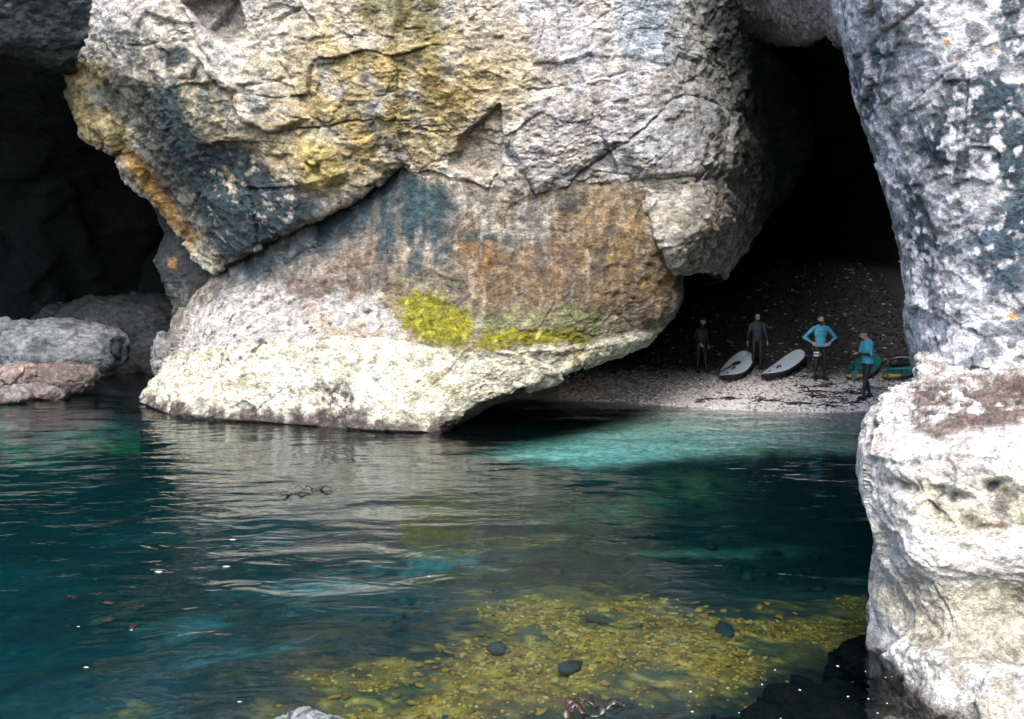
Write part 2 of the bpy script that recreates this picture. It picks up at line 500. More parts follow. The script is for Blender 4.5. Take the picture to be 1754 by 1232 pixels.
    c = lerp(c, sstep(.42, .6, fbm(P, 3.2, 3, 21)) * .55, (.15, .13, .09))
    c = lerp(c, sstep(.3, .55, n3) * sstep(430, 600, px) * sstep(900, 700, px) * .4, (.22, .18, .1))
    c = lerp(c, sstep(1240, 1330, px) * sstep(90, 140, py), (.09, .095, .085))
    return c

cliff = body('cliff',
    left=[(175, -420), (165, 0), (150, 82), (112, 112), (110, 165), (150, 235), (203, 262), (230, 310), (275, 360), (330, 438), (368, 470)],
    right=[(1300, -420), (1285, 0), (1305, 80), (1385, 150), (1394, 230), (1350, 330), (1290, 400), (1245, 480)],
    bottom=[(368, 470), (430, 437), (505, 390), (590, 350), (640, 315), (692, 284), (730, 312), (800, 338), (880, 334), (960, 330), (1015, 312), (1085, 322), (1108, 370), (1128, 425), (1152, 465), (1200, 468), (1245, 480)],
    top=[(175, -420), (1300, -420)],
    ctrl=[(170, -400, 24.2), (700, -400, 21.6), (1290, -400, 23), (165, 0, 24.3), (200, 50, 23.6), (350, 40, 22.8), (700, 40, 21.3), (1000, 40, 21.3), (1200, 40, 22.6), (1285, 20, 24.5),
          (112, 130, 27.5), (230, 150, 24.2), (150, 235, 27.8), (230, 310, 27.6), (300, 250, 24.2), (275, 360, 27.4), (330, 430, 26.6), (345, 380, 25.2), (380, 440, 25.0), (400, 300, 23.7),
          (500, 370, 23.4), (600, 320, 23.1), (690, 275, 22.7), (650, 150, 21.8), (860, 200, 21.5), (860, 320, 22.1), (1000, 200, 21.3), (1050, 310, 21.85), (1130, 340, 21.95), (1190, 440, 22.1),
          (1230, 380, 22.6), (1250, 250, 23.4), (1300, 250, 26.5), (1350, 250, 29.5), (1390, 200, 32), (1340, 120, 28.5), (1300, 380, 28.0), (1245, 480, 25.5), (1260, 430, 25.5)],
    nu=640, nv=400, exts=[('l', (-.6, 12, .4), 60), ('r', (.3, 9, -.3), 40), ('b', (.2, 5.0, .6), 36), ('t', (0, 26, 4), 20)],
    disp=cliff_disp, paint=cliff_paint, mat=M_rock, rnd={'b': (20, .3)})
tag(cliff, kind='structure', label='pale overhanging cliff face with cracks and lichen between the two caves')

# ------------------------------------------------------------------ leaning slab in the water
SL_CR = [([(855, 430), (838, 470), (818, 509), (808, 573), (803, 605), (749, 654), (712, 691), (663, 720)], 2.4, .13), ([(803, 605), (860, 600), (930, 596), (1000, 588)], 3, .1),
         ([(300, 604), (420, 584), (520, 578), (640, 575), (720, 594), (800, 602)], 3, .10), ([(600, 700), (590, 735)], 5, .15), ([(640, 420), (600, 500), (560, 560)], 2.5, .05),
         ([(1000, 400), (990, 470), (960, 540)], 2.5, .05), ([(480, 690), (540, 680), (560, 700)], 5, .1), ([(755, 737), (800, 712), (868, 706)], 5, .12)]
def slab_disp(P, px, py, fr):
    f1, e1 = facet(P, 0.4, 21)
    d = 0.10 * f1 + 0.13 * fbm(P, 0.45, 3, 22) + crinkle(P, 23) * 1.0 + .05 * facet(P * np.array([1, 1, .7]), 1.3, 29)[0] + .02 * facet(P, 3.5, 30)[0]
    d += 0.018 * ridged(P, 5, 3, 27) * (1 + 1.2 * sstep(560, 620, py))
    line = np.interp(px, [250, 300, 420, 640, 720, 803, 930, 1010, 1080], [640, 606, 586, 577, 592, 604, 594, 588, 570])
    low = sstep(-5, 6, py - line + 5 * pn(P, 1.5, 28))
    d += .10 * low * fr                      # worn lower band stands proud
    d += plate(px, py, P, [(700, 700), (755, 650), (803, 612), (1000, 600), (900, 670), (770, 735), (680, 735)], 8, -.10, 24) * fr
    d += plate(px, py, P, [(545, 672), (590, 655), (610, 690), (600, 736), (555, 736)], 8, -.22, 25) * fr
    d += plate(px, py, P, [(780, 728), (830, 690), (900, 668), (905, 690), (850, 712)], 6, -.5, 26) * fr
    d += cracks(px, py, P, SL_CR, 4) * fr
    return d

def slab_paint(P, px, py, fr):
    n1 = fbm(P, 0.6, 4, 51); n2 = fbm(P, 1.7, 4, 52); st = fbm(P * np.array([1, .5, .28]), 2.6, 4, 53); n4 = fbm(P, 6, 3, 54)
    B = lambda poly, soft, s, wp=12, f=1.0: blob(px, py, P, poly, soft, s, wp, f)
    c = np.tile(np.array((.28, .24, .195), np.float32), px.shape + (1,))
    c = lerp(c, sstep(-.2, .5, n1) * .5, (.33, .27, .20))
    # brown ochre right half
    c = lerp(c, B([(760, 380), (900, 330), (1110, 330), (1170, 480), (1150, 540), (1000, 540), (820, 530), (780, 460)], 40, 61) * .9, (.20, .125, .06))
    c = lerp(c, B([(980, 370), (1100, 340), (1160, 470), (1130, 520), (1020, 500)], 30, 62) * sstep(-.4, .3, st) * .7, (.34, .22, .07))
    c = lerp(c, B([(780, 410), (850, 400), (850, 470), (790, 470)], 16, 63) * .65, (.34, .17, .045))
    c = lerp(c, B([(770, 335), (960, 330), (1000, 400), (870, 420), (780, 380)], 20, 64) * sstep(-.4, .3, st) * .75, (.44, .43, .38))
    c = lerp(c, B([(970, 310), (1090, 330), (1090, 400), (1000, 400)], 20, 65) * .6, (.32, .24, .14))
    # blue wash below the seam
    c = lerp(c, B([(955, 330), (990, 335), (985, 365), (955, 360)], 7, 68) * .8, TEAL)
    c = lerp(c, B([(790, 395), (880, 400), (880, 418), (800, 412)], 7, 69) * .8, TEAL)
    c = lerp(c, B([(620, 390), (700, 400), (680, 490), (560, 470), (580, 420)], 24, 70) * .65, (.28, .20, .13))
    c = lerp(c, B([(560, 470), (800, 440), (810, 520), (680, 500), (560, 520)], 24, 75) * .7, (.17, .14, .11))
    c = lerp(c, sstep(.12, .3, st) * .6, (.09, .085, .08))
    s2 = fbm(P * np.array([1, .5, .22]), 5.5, 3, 56)
    c = lerp(c, sstep(.1, .3, s2) * .55, (.14, .11, .085))
    c = lerp(c, sstep(-.14, -.32, s2) * .35, (.46, .40, .31))
    c = lerp(c, B([(370, 465), (500, 395), (690, 290), (770, 330), (760, 410), (640, 400), (520, 450), (440, 500), (370, 520)], 20, 66, 30, 2.2) * (.6 + .4 * sstep(-.4, .2, st)) * .95, (.03, .062, .075))
    c = lerp(c, B([(680, 300), (770, 330), (750, 430), (850, 420), (700, 470), (640, 420)], 18, 67, 30, 2.2) * sstep(-.3, .2, st) * .85, (.03, .065, .075))
    c = lerp(c, B([(390, 455), (500, 392), (690, 288), (730, 330), (620, 372), (520, 430), (430, 480)], 14, 60, 26, 2.2) * (.7 + .3 * st) * .9, (.018, .042, .055))
    # pale lower left and lilac white shoulder
    c = lerp(c, B([(290, 610), (330, 530), (420, 490), (560, 500), (680, 510), (720, 600), (560, 600)], 22, 71) * .85, (.58, .55, .52))
    c = lerp(c, B([(520, 520), (600, 500), (700, 510), (720, 600), (560, 590)], 22, 72) * sstep(-.3, .3, n2) * .7, (.44, .33, .20))
    c = lerp(c, B([(420, 490), (560, 480), (700, 490), (700, 515), (560, 520), (430, 520)], 14, 73) * sstep(-.1, .3, n2) * .8, (.15, .10, .08))
    line = np.interp(px, [250, 300, 420, 640, 720, 803, 930, 1010, 1080, 1170], [640, 606, 586, 577, 592, 604, 594, 588, 575, 560])
    low = sstep(-4, 5, py - line + 7 * fbm(P, 1.5, 3, 28))
    c = lerp(c, low, (.70, .67, .52))
    c = lerp(c, low * sstep(0, .5, n1) * .6, (.76, .75, .68))
    c = lerp(c, low * sstep(.25, .5, n2) * .6, (.45, .40, .24))
    c = lerp(c, B([(900, 600), (1080, 570), (1100, 590), (1000, 650), (880, 680), (820, 680)], 14, 74) * sstep(-.2, .3, n4 + n2) * .6, (.48, .42, .27))
    # moss
    m1 = B([(674, 520), (717, 501), (755, 504), (787, 520), (811, 552), (804, 579), (792, 597), (722, 592), (712, 579), (685, 552)], 9, 76, 20, 2.2)
    m2 = B([(815, 580), (822, 600), (921, 594), (1003, 584), (1000, 566), (937, 562), (883, 566), (823, 560)], 9, 77, 18, 2.2)
    m3 = B([(815, 535), (1035, 525), (1045, 560), (1000, 575), (820, 575)], 12, 78, 10, 1.4)
    m4 = B([(640, 500), (760, 480), (830, 520), (1030, 520), (1060, 560), (1000, 605), (820, 612), (700, 605)], 26, 79, 26, 1.6)
    sp = fbm(P, 9, 3, 57)
    c = lerp(c, m4 * sstep(.12, .3, sp) * .7, (.26, .25, .04))
    c = lerp(c, m3 * sstep(-.5, .2, n4 + st) * .75, (.25, .27, .12))
    c = lerp(c, np.maximum(m1, m2) * sstep(-.65, -.1, 1.3 * sp + .6 * n4 + .8 * (np.maximum(m1, m2) - .5)), MOSS)
    c = lerp(c, np.maximum(m1, m2) * sstep(.05, .3, sp) * .7, (.14, .12, .012))
    c = lerp(c, np.maximum(m1, m2) * sstep(-.1, -.5, n4) * .6, (.50, .46, .05))
    # dark tufts of weed in rows, weed along the waterline
    tuft = sstep(.36, .55, fbm(P, 3.4, 4, 81)) * np.clip(B([(330, 510), (480, 470), (700, 480), (700, 600), (300, 640), (300, 560)], 10, 82) + .5 * np.exp(-((py - line) / 9) ** 2) + B([(380, 600), (680, 590), (650, 640), (440, 650)], 16, 83) * .6, 0, 1)
    c = lerp(c, tuft * .9, (.09, .06, .05))
    wl_ = np.interp(px, [250, 300, 450, 600, 760], [690, 712, 722, 733, 738])
    weed = sstep(26, 0, wl_ - py + 16 * fbm(P, 1.6, 4, 84)) * sstep(640, 560, px) * sstep(-.35, .15, fbm(P, 4, 3, 85))
    c = lerp(c, weed * .85, (.055, .035, .04))
    c = lerp(c, B([(548, 668), (590, 650), (608, 690), (600, 740), (550, 740)], 10, 86) * sstep(-.3, .2, n4) * .9, (.10, .07, .075))
    c = lerp(c, B([(280, 685), (330, 690), (325, 730), (275, 720)], 6, 87) * sstep(-.3, .1, n4) * .9, (.04, .03, .03))
    c = lerp(c, sstep(.5, .62, fbm(P, 7, 2, 88)) * .6, (.13, .10, .08))
    c = lerp(c, sstep(.40, .10, P[..., 2] + .30 * fbm(P, 2.2, 4, 89)) * .9, (.075, .05, .045))
    c = lerp(c, sstep(0, .35, .1 - P[..., 2]), (.05, .055, .04))     # weed covered below the waterline
    return c

slab = body('rock_slab',
    left=[(385, 440), (340, 500), (302, 560), (306, 602), (282, 645), (256, 680), (251, 691)],
    right=[(1125, 300), (1128, 380), (1150, 430), (1166, 480), (1162, 512), (1110, 570), (1006, 625), (905, 668), (838, 690), (757, 740)],
    top=[(385, 440), (440, 415), (510, 375), (600, 325), (690, 262), (780, 290), (900, 300), (1000, 292), (1125, 300)],
    bottom=[(251, 691), (300, 713), (360, 719), (450, 723), (520, 729), (590, 733), (650, 739), (757, 740)],
    ctrl=[(500, 400, 24.2), (251, 691, 25.6), (300, 713, 22.95), (360, 719, 22.3), (450, 723, 21.9), (520, 729, 21.35), (590, 733, 20.97), (650, 739, 20.45), (757, 740, 20.36),
          (385, 440, 25.9), (302, 560, 25.9), (306, 602, 25.3), (282, 645, 25.4), (340, 500, 26.2), (400, 600, 23.0), (450, 520, 23.9), (600, 325, 23.95), (690, 262, 23.4), (600, 500, 22.8), (600, 620, 21.6),
          (800, 590, 21.2), (800, 660, 20.7), (800, 450, 21.85), (780, 325, 22.25), (860, 345, 22.1), (900, 340, 22.05), (1000, 325, 21.85), (1000, 450, 21.65), (1090, 340, 21.85), (1140, 420, 21.9), (1000, 560, 21.4), (1120, 530, 22.0), (1162, 512, 22.8),
          (1166, 480, 22.8), (1110, 570, 22.5), (1006, 625, 21.8), (905, 668, 21.3), (838, 690, 21.0)],
    nu=560, nv=330, exts=[('r', (-1.2, 9, -.9), 60), ('l', (1.0, 8, .2), 20), ('b', (0, -.5, -3.2), 40)],
    disp=slab_disp, paint=slab_paint, mat=M_rock, rnd={'l': (26, .5), 'r': (30, .5), 't': (34, .7)}, wall=(.06, .06, .055))
tag(slab, kind='thing', label='huge pale leaning rock slab with yellow-green moss patch, rising from the water', category='rock')

# ------------------------------------------------------------------ roof over the dark cave at the picture's edge, roof of the beach cave, rock under the overhang
def plain_disp(seed, amp=1.0):
    return lambda P, px, py, fr: strata(P, seed, amp) + crinkle(P, seed + 3)
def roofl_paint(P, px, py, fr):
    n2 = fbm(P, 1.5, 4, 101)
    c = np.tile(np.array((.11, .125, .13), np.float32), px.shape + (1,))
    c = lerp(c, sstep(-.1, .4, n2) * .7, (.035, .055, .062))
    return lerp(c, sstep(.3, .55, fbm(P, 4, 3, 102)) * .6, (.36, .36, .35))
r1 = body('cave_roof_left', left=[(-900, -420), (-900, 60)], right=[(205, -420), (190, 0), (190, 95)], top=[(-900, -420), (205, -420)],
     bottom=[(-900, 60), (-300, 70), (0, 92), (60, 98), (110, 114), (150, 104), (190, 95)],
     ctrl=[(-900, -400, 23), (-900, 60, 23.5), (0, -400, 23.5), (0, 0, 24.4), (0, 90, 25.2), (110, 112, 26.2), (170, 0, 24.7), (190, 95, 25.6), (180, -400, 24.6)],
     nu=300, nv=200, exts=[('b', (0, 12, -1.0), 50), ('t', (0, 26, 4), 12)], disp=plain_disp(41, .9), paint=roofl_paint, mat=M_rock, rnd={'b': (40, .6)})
tag(r1, kind='structure')
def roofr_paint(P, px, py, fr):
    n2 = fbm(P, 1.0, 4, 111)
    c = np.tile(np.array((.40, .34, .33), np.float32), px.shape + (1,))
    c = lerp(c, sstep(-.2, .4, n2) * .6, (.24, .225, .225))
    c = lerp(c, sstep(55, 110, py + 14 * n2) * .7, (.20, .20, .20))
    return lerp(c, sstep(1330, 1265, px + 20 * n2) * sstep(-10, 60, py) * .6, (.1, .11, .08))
r2 = body('cave_roof_right', left=[(1215, -420), (1235, 0), (1255, 70)], right=[(1560, -420), (1560, 160)], top=[(1215, -420), (1560, -420)],
     bottom=[(1255, 70), (1300, 78), (1335, 100), (1380, 108), (1422, 104), (1455, 140), (1500, 180), (1560, 260)],
     ctrl=[(1215, -400, 23), (1560, -400, 13), (1240, 20, 24.4), (1330, 20, 22.6), (1330, 95, 24.0), (1420, 20, 19), (1420, 100, 19.5), (1500, 50, 15), (1500, 180, 15.5), (1560, 200, 13)],
     nu=240, nv=170, exts=[('b', (6.0, 16, 4.4), 50), ('t', (0, 26, 4), 12), ('r', (4, 10, 0), 12)], disp=plain_disp(45, .8), paint=roofr_paint, mat=M_rock, rnd={'b': (50, 1.2)})
tag(r2, kind='structure')
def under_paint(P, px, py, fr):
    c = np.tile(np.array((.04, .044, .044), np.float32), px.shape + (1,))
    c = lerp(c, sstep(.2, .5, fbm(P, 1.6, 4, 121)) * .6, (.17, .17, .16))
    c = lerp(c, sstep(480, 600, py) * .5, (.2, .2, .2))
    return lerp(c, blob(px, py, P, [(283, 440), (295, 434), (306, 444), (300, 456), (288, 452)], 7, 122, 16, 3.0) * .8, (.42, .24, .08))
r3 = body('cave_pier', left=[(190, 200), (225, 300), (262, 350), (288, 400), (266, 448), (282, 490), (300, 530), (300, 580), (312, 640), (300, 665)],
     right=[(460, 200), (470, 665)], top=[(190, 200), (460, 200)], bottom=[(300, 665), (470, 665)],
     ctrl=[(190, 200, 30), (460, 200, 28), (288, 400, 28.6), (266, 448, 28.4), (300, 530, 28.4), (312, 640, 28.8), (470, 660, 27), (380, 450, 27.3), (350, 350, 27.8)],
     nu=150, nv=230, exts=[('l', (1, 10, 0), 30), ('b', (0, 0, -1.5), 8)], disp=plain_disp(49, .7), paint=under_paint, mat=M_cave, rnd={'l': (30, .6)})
tag(r3, kind='structure')

# inner walls that close both caves
def shell(name, f, nu, nv, seed, amp=.5, inward=(0, 30, 3)):
    u = np.linspace(0, 1, nu)[None, :] * np.ones((nv, 1)); v = np.linspace(0, 1, nv)[:, None] * np.ones((1, nu))
    P = f(u, v)
    du = np.gradient(P, axis=1); dv = np.gradient(P, axis=0)
    Nn = np.cross(du, dv); Nn /= np.linalg.norm(Nn, axis=-1, keepdims=True) + 1e-9
    P = P + Nn * (amp * (fbm(P, .3, 4, seed) + .5 * facet(P, .5, seed)[0]))[..., None]
    n2 = fbm(P, .8, 4, seed + 3)
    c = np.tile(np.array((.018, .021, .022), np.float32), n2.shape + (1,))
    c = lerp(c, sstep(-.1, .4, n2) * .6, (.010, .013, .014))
    o = link(name, mesh_from(name, P, grid_faces(nv, nu), c), M_cave)
    return tag(o, kind='structure')
def arch(u, v):
    # v: along depth (0 mouth .. 1 back), u: around the vault from the left foot to the right foot
    a = math.pi * u
    x0, x1 = -23 + 7 * v, 15.5 - 2 * v
    top = 11.5 - 5.5 * v
    cx, hw = (x0 + x1) / 2, (x1 - x0) / 2
    X = cx - hw * np.sign(np.cos(a)) * np.abs(np.cos(a)) ** .35
    Z = -3 + (top + 3) * np.sin(a) ** .4
    return np.stack([X, 25.5 + 19 * v, Z], -1)
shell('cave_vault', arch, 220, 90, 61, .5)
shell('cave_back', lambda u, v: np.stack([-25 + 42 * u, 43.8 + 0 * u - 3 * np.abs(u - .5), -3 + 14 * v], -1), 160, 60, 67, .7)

# ------------------------------------------------------------------ near pillar: column over a pitted block
def col_disp(P, px, py, fr):
    f1, e1 = facet(P, 1.1, 131); f2, e2 = facet(P * np.array([1, 1, 1.3]), 4.2, 132)
    d = .04 * f1 + .018 * f2 + .10 * fbm(P, .6, 3, 133) + .03 * ridged(P, 3, 4, 134) + .013 * ridged(P, 11, 3, 135)
    d += cracks(px, py, P, [([(1460, 110), (1510, 60), (1580, 10)], 6, .08), ([(1500, 240), (1580, 160), (1640, 110)], 4, .05), ([(1600, 640), (1610, 590), (1590, 560)], 5, .05),
         ([(1540, 330), (1620, 300), (1754, 330)], 4, .04), ([(1620, 420), (1700, 380), (1754, 300)], 4, .04), ([(1560, 520), (1640, 560), (1754, 540)], 4, .03)], 7) * fr
    return d
def col_paint(P, px, py, fr):
    n1 = fbm(P, 1.0, 4, 141); n2 = fbm(P, 3.2, 4, 142); n3 = fbm(P, 9, 3, 143)
    c = np.tile(np.array((.70, .68, .70), np.float32), px.shape + (1,))
    c = lerp(c, sstep(-.2, .4, n2) * .5, (.76, .72, .71))
    B = lambda poly, soft, s, wp=22, f=1.6: blob(px, py, P, poly, soft, s, wp, f)
    br = sstep(-.34, .06, n2 * .6 + n3 * .9)
    BT, BT2 = (.012, .038, .054), (.024, .066, .105)
    c = lerp(c, B([(1450, 90), (1540, 50), (1540, 100), (1500, 200), (1460, 160)], 14, 151) * br * .8, BT)
    c = lerp(c, B([(1620, 130), (1700, 90), (1760, 160), (1760, 360), (1700, 300), (1640, 320), (1560, 260)], 26, 152) * br * .95, BT)
    c = lerp(c, B([(1700, -20), (1780, -20), (1780, 140), (1720, 110)], 16, 153) * br * .9, BT)
    c = lerp(c, B([(1530, 300), (1580, 310), (1620, 440), (1580, 470), (1545, 400)], 14, 154) * br * .9, BT)
    c = lerp(c, B([(1640, 380), (1760, 340), (1760, 520), (1690, 520)], 30, 155) * br * .9, BT2)
    c = lerp(c, B([(1690, 240), (1780, 260), (1780, 420), (1720, 420)], 20, 156) * br * .75, BT)
    c = lerp(c, B([(1500, 180), (1600, 190), (1640, 300), (1560, 290)], 26, 157) * br * .6, BT)
    c = lerp(c, sstep(.12, .32, n2 + .4 * n1 + .4 * n3) * .7, (.04, .075, .10))
    c = lerp(c, sstep(.3, .55, n3 + .3 * n1) * .5, (.16, .16, .17))
    for x, y, r in ((1552, 34, 7), (1620, 72, 9), (1700, 86, 8), (1734, 542, 12), (1588, 32, 5), (1640, 100, 7)):
        c = lerp(c, sstep(r, r * .3, np.hypot(px - x, (py - y) * 1.6) + 4 * n3) * .85, (.62, .36, .06))
    return c
pillar = empty('rock_pillar', (3.9, 8.4, 0))
tag(pillar, kind='thing', label='tall white and blue-grey rock pillar with a pitted base block, near the camera', category='rock')
def pil(name, **kw):
    o = body(name, parent=None, **kw)
    o.parent = pillar; o.matrix_parent_inverse = Matrix.Translation((-3.9, -8.4, 0))
    return o
pil('column', left=[(1395, -500), (1405, -60), (1418, 0), (1447, 80), (1456, 150), (1492, 235), (1518, 300), (1534, 380), (1548, 450), (1560, 520), (1565, 590), (1580, 660), (1600, 720)],
     right=[(2300, -500), (2300, 720)], top=[(1395, -500), (2300, -500)], bottom=[(1600, 720), (2300, 720)],
     ctrl=[(1395, -450, 9.4), (2300, -450, 8.4), (1420, 0, 10.2), (1500, 0, 9.0), (1650, 0, 8.5), (2300, 0, 8.2), (1492, 235, 9.9), (1600, 250, 8.9), (1750, 250, 8.5), (1548, 450, 9.7), (1650, 450, 8.9), (1754, 450, 8.6),
           (1565, 590, 9.6), (1640, 620, 8.95), (1754, 620, 8.7), (2300, 620, 8.0), (1620, 720, 9.0), (1754, 720, 8.8), (2300, 720, 8.0)],
     nu=360, nv=470, exts=[('l', (4.2, 9, 0), 60), ('r', (12, 16, 0), 30), ('t', (3, 12, 3), 8)], disp=col_disp, paint=col_paint, mat=M_near, rnd={'l': (24, .5)}, wall=(.3, .3, .3), pe=1.6)

HOLES = [(1560, 838, 22, 13), (1612, 842, 20, 13), (1640, 852, 18, 12), (1701, 831, 15, 12), (1718, 880, 20, 30), (1662, 890, 14, 9), (1700, 905, 30, 10), (1606, 862, 14, 9)]
def base_disp(P, px, py, fr):
    f2, e2 = facet(P, 2.0, 161)
    lx = np.interp(py, [606, 652, 722, 797, 850, 900, 1000, 1110, 1160, 1234], [1588, 1564, 1490, 1474, 1484, 1494, 1484, 1492, 1502, 1570])
    fin = sstep(2, 34, px - lx)
    d = (.3 + .7 * fin) * .06 * f2 + .10 * fbm(P, .9, 3, 162) + (.35 + .65 * fin) * .03 * ridged(P * np.array([1, 1, 1.4]), 4, 3, 163) + fin * .014 * ridged(P, 12, 3, 164)
    top = sstep(775, 730, py + 10 * n_(P))
    f3, e3 = facet(P * np.array([1, 1, 1.2]), 11, 165)
    d += top * (.028 * f3 + .02 * ridged(P, 8, 3, 177)) * fr
    edge = sstep(1540, 1475, px)
    d += edge * .03 * fbm(P, 5, 2, 166)
    wx = 13 * fbm(P, 3.5, 3, 167); wy = 11 * fbm(P, 3.5, 3, 168)
    for x, y, rx, ry in HOLES:
        d -= .085 * np.exp(-(((px + wx - x) / rx) ** 2 + ((py + wy - y) / ry) ** 2) ** 1.5) * fr
    d += plate(px, py, P, [(1500, 780), (1754, 760), (1754, 830), (1640, 815), (1500, 830)], 20, .06, 169) * fr
    d += plate(px, py, P, [(1490, 990), (1620, 985), (1780, 1010), (1780, 1130), (1620, 1120), (1520, 1060)], 22, -.10, 170) * fr
    d += plate(px, py, P, [(1500, 1110), (1600, 1090), (1640, 1150), (1560, 1160)], 14, .05, 171) * fr
    d += cracks(px, py, P, [([(1580, 1000), (1620, 1060), (1610, 1090)], 5, .05), ([(1480, 980), (1600, 975), (1700, 1000), (1780, 1010)], 5, .05), ([(1620, 790), (1700, 800), (1760, 790)], 6, .05)], 9) * fr
    return d
def n_(P): return pn(P, 2.0, 199)
def base_paint(P, px, py, fr):
    n1 = fbm(P, 1.2, 4, 171); n2 = fbm(P, 4, 4, 172); n3 = fbm(P, 12, 3, 173)
    c = np.tile(np.array((.70, .665, .60), np.float32), px.shape + (1,))
    c = lerp(c, sstep(0, .5, n1) * .5, (.78, .76, .74))
    B = lambda poly, soft, s, wp=14, f=2.0: blob(px, py, P, poly, soft, s, wp, f)
    top = B([(1560, 655), (1780, 630), (1780, 735), (1640, 745), (1600, 760), (1540, 730), (1560, 690)], 14, 181)
    c = lerp(c, top * sstep(-.6, .0, n2 + .6 * n3) * .92, (.105, .062, .048))
    c = lerp(c, sstep(790, 650, py + 30 * n1) * sstep(.0, .4, n3 + .4 * n2) * .6, (.24, .15, .125))
    c = lerp(c, B([(1480, 720), (1520, 700), (1530, 760), (1480, 820)], 14, 182) * sstep(-.1, .4, n3) * .7, (.32, .2, .18))
    c = lerp(c, B([(1620, 760), (1660, 750), (1650, 800), (1622, 800)], 10, 183) * sstep(-.3, .2, n3) * .6, (.28, .2, .16))
    c = lerp(c, B([(1560, 830), (1780, 800), (1780, 930), (1600, 920)], 26, 184) * sstep(-.3, .3, n1 + n2 * .5) * .6, (.60, .53, .33))
    c = lerp(c, B([(1485, 985), (1780, 1000), (1780, 1140), (1640, 1140), (1520, 1070)], 18, 185) * .75, (.46, .41, .29))
    c = lerp(c, B([(1540, 1090), (1610, 1085), (1620, 1140), (1550, 1140)], 10, 186) * sstep(-.2, .2, n3) * .7, (.15, .12, .10))
    c = lerp(c, B([(1620, 1110), (1780, 1130), (1780, 1200), (1640, 1190)], 16, 187) * sstep(-.2, .3, n2 + n3) * .5, (.28, .22, .2))
    c = lerp(c, B([(1500, 1150), (1640, 1120), (1780, 1180), (1780, 1300), (1540, 1240)], 20, 188) * sstep(-.2, .4, n2) * .45, (.40, .33, .2))
    wx = 13 * fbm(P, 3.5, 3, 167); wy = 11 * fbm(P, 3.5, 3, 168)
    for i, (x, y, rx, ry) in enumerate(HOLES):
        k = sstep(1.1, .5, np.hypot((px + wx - x) / rx, (py + wy - y) / ry))
        c = lerp(c, k * (.9 if i in (1, 2, 3) else .6) * sstep(-.6, .1, n3 + (.5 if i == 3 else 0)), ((.16, .09, .06), (.05, .06, .07), (.06, .06, .06), (.035, .075, .085), (.13, .10, .12), (.4, .36, .15), (.4, .27, .16), (.10, .08, .1))[i])
    c = lerp(c, sstep(.4, .6, n3) * .4, (.25, .22, .2))
    return lerp(c, sstep(.14, -.04, P[..., 2] + .10 * n2), (.07, .05, .045))
pil('base_block', left=[(1606, 606), (1588, 606), (1570, 614), (1564, 652), (1516, 682), (1490, 722), (1480, 772), (1474, 797), (1484, 850), (1494, 900), (1488, 950), (1484, 1000), (1488, 1060), (1492, 1110), (1502, 1160), (1540, 1197), (1570, 1234), (1584, 1252)],
     right=[(2300, 560), (2300, 1250)], top=[(1604, 600), (1640, 622), (1754, 618), (2300, 560)], bottom=[(1580, 1250), (2300, 1250)],
     ctrl=[(1580, 600, 9.3), (1640, 622, 9.1), (1754, 618, 8.9), (2300, 560, 8.6), (1560, 650, 8.9), (1500, 680, 8.6), (1600, 690, 8.3), (1754, 680, 8.1), (1480, 740, 8.3), (1560, 750, 7.5), (1650, 750, 7.3), (1754, 745, 7.15), (2300, 740, 6.2),
           (1464, 800, 8.2), (1540, 850, 7.35), (1650, 850, 7.05), (1754, 850, 6.9), (1480, 950, 8.0), (1560, 950, 7.15), (1754, 950, 6.8), (1476, 1010, 7.9), (1560, 1050, 7.25), (1754, 1060, 6.95), (2300, 1000, 6.0), (1490, 1150, 7.7), (1560, 1180, 7.0), (1754, 1180, 6.35), (1580, 1245, 6.75), (1754, 1245, 6.2), (2300, 1240, 5.7)],
     nu=330, nv=400, exts=[('l', (3.6, 7, -.2), 60), ('b', (.3, .4, -2.4), 30), ('r', (10, 14, 0), 12)], disp=base_disp, paint=base_paint, mat=M_near, rnd={'l': (16, .3)}, wall=(.3, .28, .25), pe=1.8)
